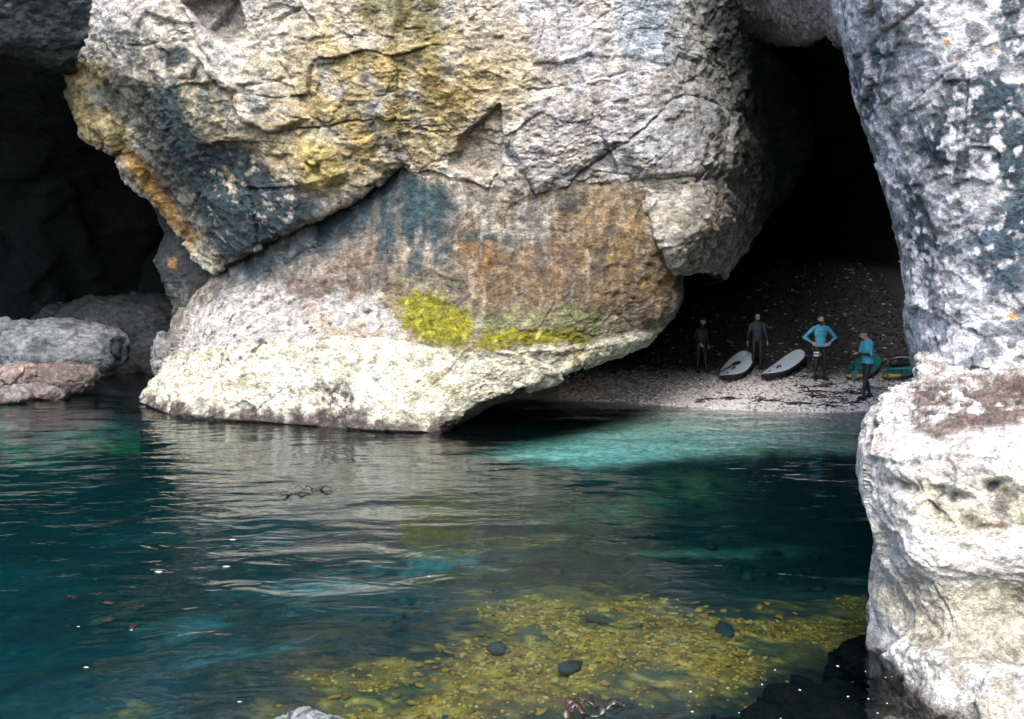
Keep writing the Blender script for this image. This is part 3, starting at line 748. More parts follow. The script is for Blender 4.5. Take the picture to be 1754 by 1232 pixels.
# ================================================================== ground: seabed and beach in one sheet
HUMP = [(-2.2, 9.3), (-1.5, 8.2), (-.6, 7.9), (-.3, 8.6), (1.0, 8.7), (1.7, 8.9), (2.34, 9.33), (3.1, 9.95), (3.9, 10.3), (4.3, 11.3), (2.6, 11.2), (2.0, 11.5), (.85, 12.0), (0, 11.2), (-.6, 10.3), (-1.4, 9.9)]
def shore_y(x):
    return np.interp(x, [-3, 0, 1.1, 3.2, 4.5, 6.1, 7.5, 9, 12, 16], [27, 26.6, 26.3, 25.3, 24.6, 23.7, 23.5, 23.9, 24.2, 24.2])
def ground_z(x, y):
    x = np.asarray(x, float); y = np.asarray(y, float)
    P = np.stack([x, y, 0 * x], -1)
    t = y - shore_y(x)
    up = np.interp(t, [-30, -9.5, -7.2, -4.5, -1.5, 0, 1.1, 3, 4.5, 8, 14, 30], [-1.7, -1.6, -1.0, -.68, -.30, 0, .2, .47, .66, 1.15, 2.3, 4])
    bank = sstep(5.0, 11, t) * sstep(3.5, 9.5, x) * 1.9
    z = up + bank
    left = sstep(-1.8, -3.8, x)
    z = z * (1 - left) + left * (-1.6)
    z = z + .10 * fbm(P, .35, 3, 301) * sstep(0, -1.5, z) * 2 + .02 * fbm(P, 2.0, 3, 302)
    h = sstep(-5.0, .3, poly_sd(x + .5 * pn(P, .9, 303), y + .5 * pn(P, .9, 304), HUMP))
    hz_ = -.82 + .06 * fbm(P, 1.1, 3, 305)
    z = z * (1 - h) + h * hz_
    for cx_, cy_, rx, ry, zt in ((-14.5, 29.0, 4.2, 4.0, -.55), (-1.8, 18, 5.0, 3.0, -1.2)):
        k = np.exp(-((x - cx_) / rx) ** 2 - ((y - cy_) / ry) ** 2)
        z = z * (1 - k) + k * np.maximum(z, zt + .05 * fbm(P, 1.5, 3, 306))
    return z
xs = np.concatenate([[-700, -300, -120, -60, -35, -24], np.arange(-19, 15, .1), [17, 24, 40, 80, 200, 700]])
ys = np.concatenate([[-700, -300, -120, -50, -20, -6, 1], np.arange(4, 44, .1), [46, 60, 200, 700]])
GX, GY = np.meshgrid(xs, ys)
GZ = ground_z(GX, GY)
GP = np.stack([GX, GY, GZ], -1)
def gz(x, y):
    """height of the built ground sheet"""
    x = np.asarray(x, float); y = np.asarray(y, float)
    i = np.clip(np.searchsorted(xs, x) - 1, 0, len(xs) - 2); j = np.clip(np.searchsorted(ys, y) - 1, 0, len(ys) - 2)
    u = (x - xs[i]) / (xs[i + 1] - xs[i]); v = (y - ys[j]) / (ys[j + 1] - ys[j])
    return (GZ[j, i] * (1 - u) + GZ[j, i + 1] * u) * (1 - v) + (GZ[j + 1, i] * (1 - u) + GZ[j + 1, i + 1] * u) * v
def ground_hit(px, py):
    r = ray(px, py); r = r / r[1]
    t = np.linspace(5, 44, 4000)
    p = CAM + r * t[:, None]
    g = gz(p[:, 0], p[:, 1])
    k = np.argmax(p[:, 2] < g)
    return np.array([p[k, 0], p[k, 1], g[k]])
n1 = fbm(GP, .5, 4, 311); n2 = fbm(GP, 2.2, 4, 312); n3 = fbm(GP, 7, 3, 313)
gc = np.tile(np.array((.008, .018, .020), np.float32), GX.shape + (1,))
gc = lerp(gc, sstep(-.1, .4, n1) * .7, (.016, .042, .052))
gc = lerp(gc, sstep(.2, .5, n2) * .4, (.05, .05, .03))
T = GY - shore_y(GX)
edge_ = np.interp(GX, [-2.2, -1.3, 0, 1.5, 2.7, 4, 5.9, 7.5, 9.5], [-3.6, -4.4, -5.3, -5.6, -5.0, -4.2, -3.0, -3.0, -3.2])
sand = sstep(-.6, .6, T - edge_ + .6 * n1 + .45 * n2) * sstep(-3.0, -1.6, GX + .4 * n1)
gc = lerp(gc, sand, (.70, .66, .61))
gc = lerp(gc, sand * sstep(.1, .5, n2) * .35, (.36, .33, .31))
gc = lerp(gc, sstep(2.2, 5, T) * sand * .97, (.02, .022, .024))  # cave gloom painted in: ground colour darkens towards the back
hm = sstep(-.75, .65, poly_sd(GX, GY, HUMP) + 1.1 * n1 + .8 * n2 + .3 * n3 - .1)
gc = lerp(gc, hm, (.36, .145, .018))
gc = lerp(gc, hm * sstep(-.05, .3, n2) * .8, (.085, .05, .014))
gc = lerp(gc, hm * sstep(.0, .28, fbm(GP, 1.1, 3, 318)) * .9, (.035, .04, .022))
gc = lerp(gc, hm * sstep(.1, .4, n3) * .6, (.60, .29, .055))
def patch_at(px, py, zt):
    r = ray(px, py); t_ = (zt - CAM[2]) / r[2]; return (CAM + r * t_)[:2]
for px, py, rx, ry, zt, cc in ((40, 712, 2.6, 1.6, -.6, (.46, .48, .42)), (20, 775, 1.7, 1.2, -1.2, (.22, .22, .12)), (200, 770, 1.5, .6, -1.4, (.16, .22, .10)), (1180, 890, .9, .9, -1.5, (.46, .48, .2)), (1060, 905, .9, .6, -1.5, (.42, .44, .18)),
                               (1300, 845, 1.3, .5, -1.4, (.3, .34, .2)), (1440, 830, 1.0, .4, -1.4, (.34, .36, .22)), (1200, 960, 1.4, .3, -1.5, (.26, .28, .18)), (330, 1110, .6, .5, -1.7, (.10, .16, .17)), (560, 1030, 1.0, .7, -1.7, (.09, .17, .19)), (760, 1000, 1.0, .6, -1.7, (.09, .17, .19)), (420, 1200, .5, .5, -1.6, (.10, .16, .16)), (1460, 985, .4, .3, -1.3, (.3, .3, .2))):
    qx, qy = patch_at(px, py, zt)
    wob = .5 * n1 + .35 * n2
    gc = lerp(gc, np.exp(-(((GX - qx) / rx + wob) ** 2 + ((GY - qy) / ry + wob) ** 2) ** 1.3) * sstep(-.6, .3, n2) * .85, cc)
# black weed round the near rocks and a dim trough before the sand
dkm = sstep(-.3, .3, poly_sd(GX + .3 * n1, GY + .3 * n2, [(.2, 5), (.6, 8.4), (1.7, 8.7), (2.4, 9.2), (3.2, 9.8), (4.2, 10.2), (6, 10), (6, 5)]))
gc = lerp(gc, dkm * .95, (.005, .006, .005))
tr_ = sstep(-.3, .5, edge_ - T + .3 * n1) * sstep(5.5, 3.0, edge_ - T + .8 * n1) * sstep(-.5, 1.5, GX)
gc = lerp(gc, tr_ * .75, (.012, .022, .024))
gc = np.clip(gc * (1 + .25 * n3)[..., None], .01, .9)
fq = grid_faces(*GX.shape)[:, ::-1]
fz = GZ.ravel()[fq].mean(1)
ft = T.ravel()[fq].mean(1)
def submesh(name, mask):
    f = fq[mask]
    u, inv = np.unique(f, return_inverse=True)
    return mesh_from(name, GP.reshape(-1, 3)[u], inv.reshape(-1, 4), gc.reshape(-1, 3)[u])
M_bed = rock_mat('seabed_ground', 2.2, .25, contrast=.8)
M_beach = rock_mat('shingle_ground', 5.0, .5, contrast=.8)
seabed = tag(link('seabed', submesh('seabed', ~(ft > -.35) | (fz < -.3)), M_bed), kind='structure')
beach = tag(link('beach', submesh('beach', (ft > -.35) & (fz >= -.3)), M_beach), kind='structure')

# ================================================================== water
def water_mat():
    m = bpy.data.materials.new('sea_water'); m.use_nodes = True
    nt = m.node_tree; nt.nodes.remove(nt.nodes['Principled BSDF']); L = nt.links.new
    out = nt.nodes['Material Output']
    tc = N(nt, 'ShaderNodeTexCoord')
    def nz(scale, det, rot, sx, dist=0.0, rough=.55):
        mp = N(nt, 'ShaderNodeMapping'); mp.inputs['Scale'].default_value = (sx, 1, 1); mp.inputs['Rotation'].default_value = (0, 0, rot)
        n = N(nt, 'ShaderNodeTexNoise', i_Scale=scale, i_Detail=det, i_Roughness=rough, i_Distortion=dist)
        L(tc.outputs['Object'], mp.inputs[0]); L(mp.outputs[0], n.inputs['Vector']); return n.outputs[0]
    def ma(op, a, b):
        x = N(nt, 'ShaderNodeMath', operation=op)
        for i, s in enumerate((a, b)):
            if isinstance(s, (int, float)): x.inputs[i].default_value = s
            else: L(s, x.inputs[i])
        return x.outputs[0]
    big = nz(.75, 2, .3, .7, .4)
    mid = nz(2.6, 2, -.3, .55, .8)
    fine = nz(8, 2, .2, .6, .6)
    calm = nz(.28, 2, .1, 1.0)
    cm = N(nt, 'ShaderNodeMapRange'); cm.inputs[1].default_value = .38; cm.inputs[2].default_value = .62; cm.inputs[3].default_value = .3; cm.inputs[4].default_value = 1.3
    L(calm, cm.inputs[0])
    h = ma('ADD', ma('MULTIPLY', big, .55), ma('MULTIPLY', ma('ADD', ma('MULTIPLY', mid, .17), ma('MULTIPLY', fine, .03)), cm.outputs[0]))
    bp = N(nt, 'ShaderNodeBump'); bp.inputs['Distance'].default_value = .13; bp.inputs['Strength'].default_value = 1.0
    L(h, bp.inputs['Height'])
    fr = N(nt, 'ShaderNodeFresnel', i_IOR=1.333); L(bp.outputs[0], fr.inputs['Normal'])
    tr = N(nt, 'ShaderNodeBsdfTransparent'); tr.inputs[0].default_value = (.97, 1, 1, 1)
    gl = N(nt, 'ShaderNodeBsdfGlossy'); gl.inputs['Roughness'].default_value = .02; L(bp.outputs[0], gl.inputs['Normal'])
    mx = N(nt, 'ShaderNodeMixShader'); L(fr.outputs[0], mx.inputs[0]); L(tr.outputs[0], mx.inputs[1]); L(gl.outputs[0], mx.inputs[2])
    L(mx.outputs[0], out.inputs['Surface'])
    ab = N(nt, 'ShaderNodeVolumeAbsorption'); ab.inputs['Color'].default_value = (.40, .83, .83, 1); ab.inputs['Density'].default_value = .5
    vsc = N(nt, 'ShaderNodeVolumeScatter'); vsc.inputs['Color'].default_value = (.10, .58, .72, 1); vsc.inputs['Density'].default_value = .010; vsc.inputs['Anisotropy'].default_value = .4
    add = N(nt, 'ShaderNodeAddShader'); L(ab.outputs[0], add.inputs[0]); L(vsc.outputs[0], add.inputs[1])
    L(add.outputs[0], out.inputs['Volume'])
    return m
M_water = water_mat()
def box_mesh(name, x0, x1, y0, y1, z0, z1):
    V = [(x0, y0, z0), (x1, y0, z0), (x1, y1, z0), (x0, y1, z0), (x0, y0, z1), (x1, y0, z1), (x1, y1, z1), (x0, y1, z1)]
    return mesh_from(name, V, [(3, 2, 1, 0), (4, 5, 6, 7), (0, 1, 5, 4), (1, 2, 6, 5), (2, 3, 7, 6), (3, 0, 4, 7)], smooth=False)
water = tag(link('water', box_mesh('water', -600, 600, -600, 600, -6, 0), M_water), kind='structure')
# ================================================================== loose rocks
def ico(sub):
    bm = bmesh.new(); bmesh.ops.create_icosphere(bm, subdivisions=sub, radius=1.0)
    V = np.array([v.co[:] for v in bm.verts]); Fc = np.array([[v.index for v in f.verts] for f in bm.faces]); bm.free()
    return V, Fc
ICO5 = ico(6); ICO2 = ico(2); ICO1 = ico(1)
def boulder(name, c, r, seed, rz, paint, label, mat=None, sub=ICO5, amp=1.0, parent=None, cat='rock'):
    V, Fc = sub
    Vn = np.sign(V) * np.abs(V) ** .8
    ca, sa = math.cos(rz), math.sin(rz)
    P = Vn * np.array(r)
    P = np.stack([P[:, 0] * ca - P[:, 1] * sa, P[:, 0] * sa + P[:, 1] * ca, P[:, 2]], -1)
    W = P + np.array(c)
    s = float(np.mean(r)); nrm = V * np.array([1 / q for q in r]); nrm = np.stack([nrm[:, 0] * ca - nrm[:, 1] * sa, nrm[:, 0] * sa + nrm[:, 1] * ca, nrm[:, 2]], -1)
    nrm /= np.linalg.norm(nrm, axis=1, keepdims=True)
    d = s * amp * (.20 * fbm(W, .8 / s, 3, seed) + .16 * facet(W, 1.1 / s, seed)[0] + .06 * facet(W, 3.0 / s, seed + 2)[0] + .05 * ridged(W, 4 / s, 3, seed + 4) + .02 * ridged(W, 14 / s, 2, seed + 5))
    W = W + nrm * d[:, None]
    col = paint(W, nrm)
    o = link(name, mesh_from(name, W - np.array(c), Fc, np.clip(col, .004, .9)), mat or M_boul, parent)
    o.location = c
    if label: tag(o, label, cat, kind='thing')
    return o
def mottled(base, other, spots, fs=2.0, wet=None, seed=0):
    def f(W, nrm):
        c = np.tile(np.array(base, np.float32), (len(W), 1))
        c = lerp(c, sstep(-.2, .4, fbm(W, fs * .5, 4, seed + 1)) * .8, other)
        c = lerp(c, sstep(.10, .26, fbm(W, fs, 4, seed + 2)) * .85, spots)
        if wet is not None: c = lerp(c, sstep(.35, .05, W[:, 2] + .1 * fbm(W, 1.5, 3, seed + 3)), wet)
        return c
    return f
boulder('boulder', at(66, 594, 29.5) + [0, 1, -.12], (2.2, 1.6, .84), 211, .1, mottled((.19, .195, .20), (.10, .105, .11), (.055, .06, .06), 1.6, (.05, .05, .05), 211), 'big grey-white boulder blotched with dark lichen at the dark cave mouth', amp=.55)
boulder('boulder', at(195, 560, 36) + [0, 1, -.6], (3.0, 2.0, 1.75), 215, -.1, mottled((.085, .085, .09), (.06, .06, .062), (.03, .04, .04), 1.2, (.05, .05, .05), 215), 'large dim grey boulder deep inside the dark cave', amp=.6)
boulder('boulder', at(286, 606, 30) + [0, .4, -.15], (.56, .6, .75), 219, .2, mottled((.26, .26, .25), (.2, .2, .2), (.12, .12, .12), 2.5, (.06, .06, .06), 219), 'small smooth grey boulder beside the foot of the big leaning slab')
boulder('flat_rock', at(100, 640, 27.5) + [0, .3, -.12], (1.02, .7, .36), 223, .0, mottled((.15, .12, .105), (.10, .08, .07), (.12, .09, .08), 2.5, (.12, .09, .08), 223), 'flat pinkish-brown rock in front of the lichen-blotched boulder')
boulder('flat_rock', at(5, 646, 27.2) + [0, .3, -.1], (.78, .7, .44), 227, .3, mottled((.24, .18, .155), (.16, .12, .10), (.12, .09, .08), 2.5, (.12, .09, .08), 227), 'rounded pinkish rock cut by the left edge of the picture')
boulder('flat_rock', at(45, 668, 26.5) + [0, .2, -.13], (1.0, .5, .24), 231, .0, mottled((.2, .17, .16), (.14, .11, .11), (.10, .08, .08), 3.0, (.14, .11, .1), 231), 'low pinkish-grey rock lying at the waterline before the others')
boulder('flat_rock', at(8, 678, 25.4) + [0, .2, -.08], (.5, .35, .13), 233, .0, mottled((.22, .2, .2), (.15, .14, .14), (.10, .08, .08), 3.0, (.16, .13, .12), 233), 'low pale wet rock awash at the left edge of the picture')
boulder('foreground_rock', at(530, 1234, 6.75) + [0, 0, -.22], (.36, .25, .22), 235, .1, mottled((.72, .70, .69), (.58, .56, .55), (.09, .07, .06), 9, None, 235), 'white rock just breaking the water at the bottom of the picture', M_near)
boulder('foreground_rock', at(1520, 1236, 7.0) + [0, -.15, -.22], (.33, .30, .2), 239, .1, mottled((.24, .15, .15), (.14, .08, .09), (.05, .03, .03), 9, None, 239), 'pinkish weed-crusted rock at the foot of the near pillar', M_near)
M_weedy = rock_mat('weed_covered_rock', 3.0, 1.0, rough=.9, spec=.12)
DK = mottled((.005, .006, .005), (.008, .006, .005), (.016, .008, .006), 5, None, 241)
for i, (px, py, D, r, lb) in enumerate([(1480, 1120, 8.75, (.26, .3, .34), 'round black weed-covered rock touching the near pillar at the waterline'), (1395, 1150, 8.6, (.5, .42, .34), 'broad black weedy rock under the water beside the golden stones'),
        (1300, 1205, 7.9, (.55, .4, .3), 'black submerged rock between the golden stones and the pinkish weedy rock'), (1450, 1195, 7.8, (.5, .45, .34), 'black weedy rock with pale shell flecks near the pillar foot'), (1180, 1225, 7.5, (.5, .34, .28), 'dark submerged rock beside the brown kelp')]):
    boulder('weedy_rock', at(px, py, D) + [0, 0, -.46 if i else -.20], r, 243 + i * 4, .3 * i, DK, lb, M_weedy)

# golden stones under water: children of the seabed, sharing a dozen meshes
def stone_mesh(name, seed, col, flat):
    V, Fc = ICO2 if False else ICO1
    W = V * (1 + .22 * pn(V, 1.1, seed)[:, None] + .10 * pn(V, 2.6, seed + 1)[:, None]) * np.array([1, .8, flat])
    return mesh_from(name, W, Fc, np.tile(np.array(col, np.float32), (len(V), 1)) * (1 + .25 * pn(V, 2, seed + 3))[:, None])
SC_ = [(.58, .21, .025), (.38, .13, .015), (.68, .29, .05), (.22, .085, .014), (.10, .06, .016), (.82, .46, .14), (.48, .165, .02), (.06, .046, .016), (.03, .034, .04), (.62, .25, .035)]
SC = [tuple(.55 * np.array(q) + .45 * np.array((.34, .145, .022))) for q in SC_]
SC[8] = (.03, .034, .04)
M_stone = rock_mat('stone_under_water', 7.0, .35, rough=.6)
SM = []
for k in range(20):
    me = stone_mesh('stone', 260 + k, SC[k % len(SC)], (.55, .42, .65)[k % 3]); me.materials.append(M_stone); SM.append(me)
HX = np.array(HUMP)
cand = []
while len(cand) < 300:
    x = RNG.uniform(-2.4, 4.4); y = RNG.uniform(8.0, 12.1)
    if poly_sd(np.array([x]), np.array([y]), HUMP)[0] < -.1 + .7 * RNG.random() + .7 * float(fbm(np.array([[x, y, 0.]]), .9, 2, 66)[0]): continue
    cand.append((x, y))
cand.sort(key=lambda q: q[1])
for k, (x, y) in enumerate(cand):
    o = bpy.data.objects.new('stone', SM[(0, 1, 2, 3, 4, 5, 6, 7, 9, 10, 11, 12, 13, 14, 15, 16, 17, 19)[int(RNG.integers(18))]] if k % 60 else SM[8 + 10 * (k % 2)])
    COL.objects.link(o)
    s = RNG.uniform(.03, .062) if k % 60 else RNG.uniform(.10, .15)
    o.location = (x, y, float(gz(x, y)) + .25 * s); o.scale = (s * RNG.uniform(.9, 1.6), s, s * .7)
    o.rotation_euler = (RNG.uniform(-.3, .3), RNG.uniform(-.3, .3), RNG.uniform(0, 6.28))
    o.parent = seabed

def scatter(name, pts, sizes, cols, mat, flat=.6, seed=0, parent=None):
    V0, F0 = ICO1
    n = len(pts); rng = np.random.default_rng(seed)
    shp = np.stack([V0 * (1 + .25 * pn(V0, 1.2, seed + q)[:, None]) for q in range(8)])
    S = shp[rng.integers(0, 8, n)] * np.stack([rng.uniform(.8, 1.5, n), rng.uniform(.7, 1.1, n), flat * rng.uniform(.7, 1.3, n)], -1)[:, None]
    a = rng.uniform(0, 6.28, n); ca, sa = np.cos(a)[:, None], np.sin(a)[:, None]
    S = np.stack([S[..., 0] * ca - S[..., 1] * sa, S[..., 0] * sa + S[..., 1] * ca, S[..., 2]], -1)
    V = S * np.asarray(sizes)[:, None, None] + np.asarray(pts)[:, None]
    Fc = (F0[None] + (np.arange(n) * len(V0))[:, None, None]).reshape(-1, 3)
    C = np.repeat(np.asarray(cols)[:, None], len(V0), 1)
    o = link(name, mesh_from(name, V, Fc, C.reshape(-1, 3)), mat, parent)
    o['kind'] = 'stuff'
    return o
# smaller golden gravel between them
n = 16000
x = RNG.uniform(-2.8, 4.9, n); y = RNG.uniform(7.4, 12.6, n)
k = poly_sd(x, y, HUMP) + RNG.uniform(-.75, .45, n) + .9 * fbm(np.stack([x, y, gz(x, y)], -1), .5, 4, 311) + .55 * fbm(np.stack([x, y, gz(x, y)], -1), 2.2, 4, 312) - 3.2 * np.maximum(0, fbm(np.stack([x, y, gz(x, y)], -1), 1.1, 3, 318)) > .05
x, y = x[k], y[k]
pal = np.array(SC)[RNG.choice(len(SC), len(x), p=[.17, .12, .16, .08, .06, .16, .1, .03, .02, .10])]
sz = RNG.uniform(.010, .032, len(x))
scatter('gravel', np.stack([x, y, gz(x, y) + sz * .2], -1), sz, pal, M_stone, .55, 5, seabed)
# dark and pale rubble on the rest of the seabed
n = 420
x = RNG.uniform(-9, 5.5, n); y = RNG.uniform(6, 22, n)
k = (poly_sd(x, y, HUMP) < -.6) & (y - shore_y(x) < -8.5) & (x > -1.5) & (y > 11)
x, y = x[k], y[k]
pal = np.array([(.012, .026, .028), (.008, .018, .02), (.025, .04, .036), (.05, .045, .03)])[RNG.choice(4, len(x), p=[.4, .3, .2, .1])]
sz = RNG.uniform(.04, .16, len(x))
scatter('rubble', np.stack([x, y, gz(x, y)], -1), sz, pal, M_stone, .6, 6, seabed)
# shingle on the beach and up the bank
M_peb = rock_mat('pebbles', 9.0, .2, contrast=.4)
n = 26000
x = RNG.uniform(1.2, 13, n); y = RNG.uniform(23.2, 37, n)
t = y - shore_y(x)
k = (t > .05) & (RNG.random(n) < np.interp(t, [0, 1, 3, 6, 12], [.8, 1, .9, .8, .6]))
x, y, t = x[k], y[k], t[k]
pp = np.array([(.64, .57, .55), (.46, .42, .41), (.22, .21, .21), (.60, .57, .55), (.12, .12, .12), (.34, .27, .23)])
wgt = np.array([.30, .22, .16, .16, .07, .09])
cols = pp[RNG.choice(6, len(x), p=wgt)]
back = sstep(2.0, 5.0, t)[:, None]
cols = cols * (1 - .94 * back) + (RNG.random((len(x), 1)) < .05) * back * np.array([.20, .205, .20])  # cave shade put into the pebble colours, a few left paler
sz = RNG.uniform(.018, .05, len(x)) * (1 + .5 * back[:, 0])
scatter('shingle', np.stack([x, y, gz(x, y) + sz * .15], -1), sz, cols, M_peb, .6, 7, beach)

# ------------------------------------------------------------------ seaweed
def ribbon(pts, wd, th=.004, twist=0.0, seed=0):
    """thin closed strap along 3-D points -> V, F"""
    p = np.array(pts, float); n = len(p)
    tn = np.gradient(p, axis=0); tn /= np.linalg.norm(tn, axis=1, keepdims=True) + 1e-9
    up = np.array([0, 0, 1.0])
    sd_ = np.cross(tn, up); sd_ /= np.linalg.norm(sd_, axis=1, keepdims=True) + 1e-9
    nn = np.cross(sd_, tn)
    t = np.linspace(0, 1, n)
    ang = twist * t
    s2 = sd_ * np.cos(ang)[:, None] + nn * np.sin(ang)[:, None]; n2 = nn * np.cos(ang)[:, None] - sd_ * np.sin(ang)[:, None]
    wv = wd * (np.sin(math.pi * np.clip(t * .92 + .06, 0, 1)) ** .6) * (1 + .25 * np.sin(t * 23 + seed))
    a, b = p - s2 * wv[:, None], p + s2 * wv[:, None]
    ring = np.stack([a + n2 * th, p + n2 * th * 2, b + n2 * th, b - n2 * th, p - n2 * th * .5, a - n2 * th], 1)
    V = ring.reshape(-1, 3); Fc = []
    for i in range(n - 1):
        for j in range(6): Fc.append((i * 6 + j, i * 6 + (j + 1) % 6, i * 6 + 6 + (j + 1) % 6, i * 6 + 6 + j))
    Fc.append((0, 1, 2, 3)); Fc.append((0, 3, 4, 5)); e = (n - 1) * 6
    Fc.append((e + 3, e + 2, e + 1, e)); Fc.append((e + 5, e + 4, e + 3, e))
    return V, np.array(Fc)
def strip_mesh(name, lst):
    Vs, Fs, o = [], [], 0
    for V, Fc in lst: Vs.append(V); Fs.append(Fc + o); o += len(V)
    return mesh_from(name, np.concatenate(Vs), np.concatenate(Fs))
M_kelp = plain_mat('brown_kelp', (.028, .010, .006), .4, .5, .5, 18, .004)
M_kelp2 = plain_mat('dull_red_weed', (.055, .022, .016), .5, .4, .5, 18, .004)
M_kelpd = plain_mat('dark_kelp', (.018, .012, .009), .35, .5, .4, 25, .004)
M_wrack = plain_mat('dry_seaweed', (.028, .018, .016), .7, .3, .5, 40, .004)
M_shell = plain_mat('pale_flecks', (.36, .35, .33), .6, .4, .2, 60)
def wander(p0, ang, ln, n=14, bend=1.5, zf=None, seed=0, z0=.0, zamp=.02):
    rr = np.random.default_rng(seed); p = [np.array(p0, float)]
    cur = rr.uniform(-bend, bend)
    for i in range(n - 1):
        ang += cur * ln / n * 2 + rr.normal(0, .12); cur += rr.normal(0, .5)
        q = p[-1] + np.array([math.cos(ang), math.sin(ang), 0]) * ln / n
        q[2] = z0 + zamp * max(-.3, math.sin(i * .35 + seed) * math.sin(math.pi * i / n)) if zf is None else float(zf(q[0], q[1])) + .012 + zamp * rr.random()
        p.append(q)
    return p
# strandline of weed
lines = [[(1255, 683), (1300, 686), (1345, 690)], [(1365, 692), (1400, 692), (1432, 697)], [(1368, 664), (1410, 662), (1435, 660)], [(1388, 673), (1412, 671)], [(1430, 692), (1460, 690), (1482, 683)], [(1440, 677), (1465, 672), (1482, 676)],
         [(1190, 688), (1240, 684)], [(1400, 679), (1430, 681)], [(1470, 668), (1505, 664)], [(1380, 648), (1400, 646)], [(1420, 618), (1470, 612), (1540, 610)]]
lst = []
for li, pts in enumerate(lines):
    q = resample(pts, max(3, int(len(pts) * 4)))
    for i, (a_, b_) in enumerate(q):
        for r_ in range(1 + int(RNG.random() < .5)):
            g = ground_hit(a_ + RNG.normal(0, 3), b_ + RNG.normal(0, .8))
            lst.append(ribbon(wander(g + [0, 0, .015], RNG.normal(0, .45) + (math.pi if RNG.random() < .5 else 0), RNG.uniform(.2, .55), 9, 1.2, gz, int(RNG.integers(1e6)), 0, .02), RNG.uniform(.008, .022), .006, 1.0, i))
tag(link('strandline_seaweed', strip_mesh('strandline_seaweed', lst), M_wrack), kind='stuff')
# kelp standing out of the water at the bottom of the picture
def kelp(px, py, n, ln, mat, label, seed, wd=.05, name='kelp', zamp=.03):
    c = at(px, py, 1.0); r = ray(px, py); c = CAM + r * (-CAM[2] / r[2])
    rr = np.random.default_rng(seed)
    root = empty(name, (c[0], c[1], 0))
    for i in range(n):
        a = rr.uniform(0, 6.28)
        p = np.array(wander((0, 0, .01), a, ln * rr.uniform(.6, 1.1), 16, 1.2 / max(ln, .3), None, seed * 31 + i, .012, zamp))
        V, Fc = ribbon(p, wd * rr.uniform(.6, 1.2), .004, rr.uniform(-.7, .7), i)
        link('frond', mesh_from('frond', V, Fc), mat, root)
    return tag(root, label, 'seaweed', kind='thing')
kelp(968, 1222, 3, .22, M_kelp, 'reddish-brown kelp breaking the surface at the bottom of the picture', 3, .03, zamp=.05)
kelp(1020, 1212, 5, .26, M_kelpd, 'dark glossy kelp lying on the water beside the reddish kelp', 4, .024, zamp=.04)
kelp(500, 846, 4, .35, M_kelpd, 'dark weed scrap floating in the reflection, nearer the dark water', 5, .022, 'floating_weed')
kelp(538, 838, 5, .4, M_kelpd, 'dark weed scrap with raised tips floating in the rock reflection', 6, .022, 'floating_weed', .06)
for i, (px, py) in enumerate([(230, 1004), (172, 1012), (195, 1030), (246, 1033), (191, 1059), (222, 1070), (128, 1018)]):
    o = kelp(px, py, 2, .14, M_kelp2, 'small reddish weed scrap floating on the dark water', 20 + i, .028, 'weed_scrap', .004); o.location.z = -.03; o.scale = (.8, .8, .8)
    o['group'] = 'reddish weed scraps on the dark water'
V1, F1 = ICO2
for i, (px, py, s) in enumerate([(272, 980, .034), (388, 971, .03), (398, 925, .028), (148, 1144, .016), (410, 1203, .013), (735, 988, .018), (225, 1080, .012), (134, 1074, .010)]):
    r = ray(px, py); c = CAM + r * (-CAM[2] / r[2])
    W = V1 * (1 + .3 * pn(V1, 1.4, 400 + i)[:, None]) * np.array([1.2, .5, .2]) * s * (1 + .5 * pn(V1, 2.5, 430 + i)[:, None])
    o = link('foam_fleck', mesh_from('foam_fleck', W, F1), M_shell); o.location = (c[0], c[1], .004)
    tag(o, 'tiny white fleck floating on the dark water', 'foam fleck', 'white flecks on the water', 'thing')
pts = []
for i in range(30):
    px, py = RNG.uniform(1080, 1560), RNG.uniform(1110, 1240)
    if py < 1232 - (px - 1080) * .25 - 20: continue
    r = ray(px, py); pts.append(CAM + r * ((-.02 - CAM[2]) / r[2]))
pts = np.array(pts)
scatter('shell_fragment', pts + [0, 0, .024], RNG.uniform(.004, .018, len(pts)) * RNG.uniform(.4, 1, len(pts)), np.tile([.26, .25, .24], (len(pts), 1)), M_shell, .3, 9)
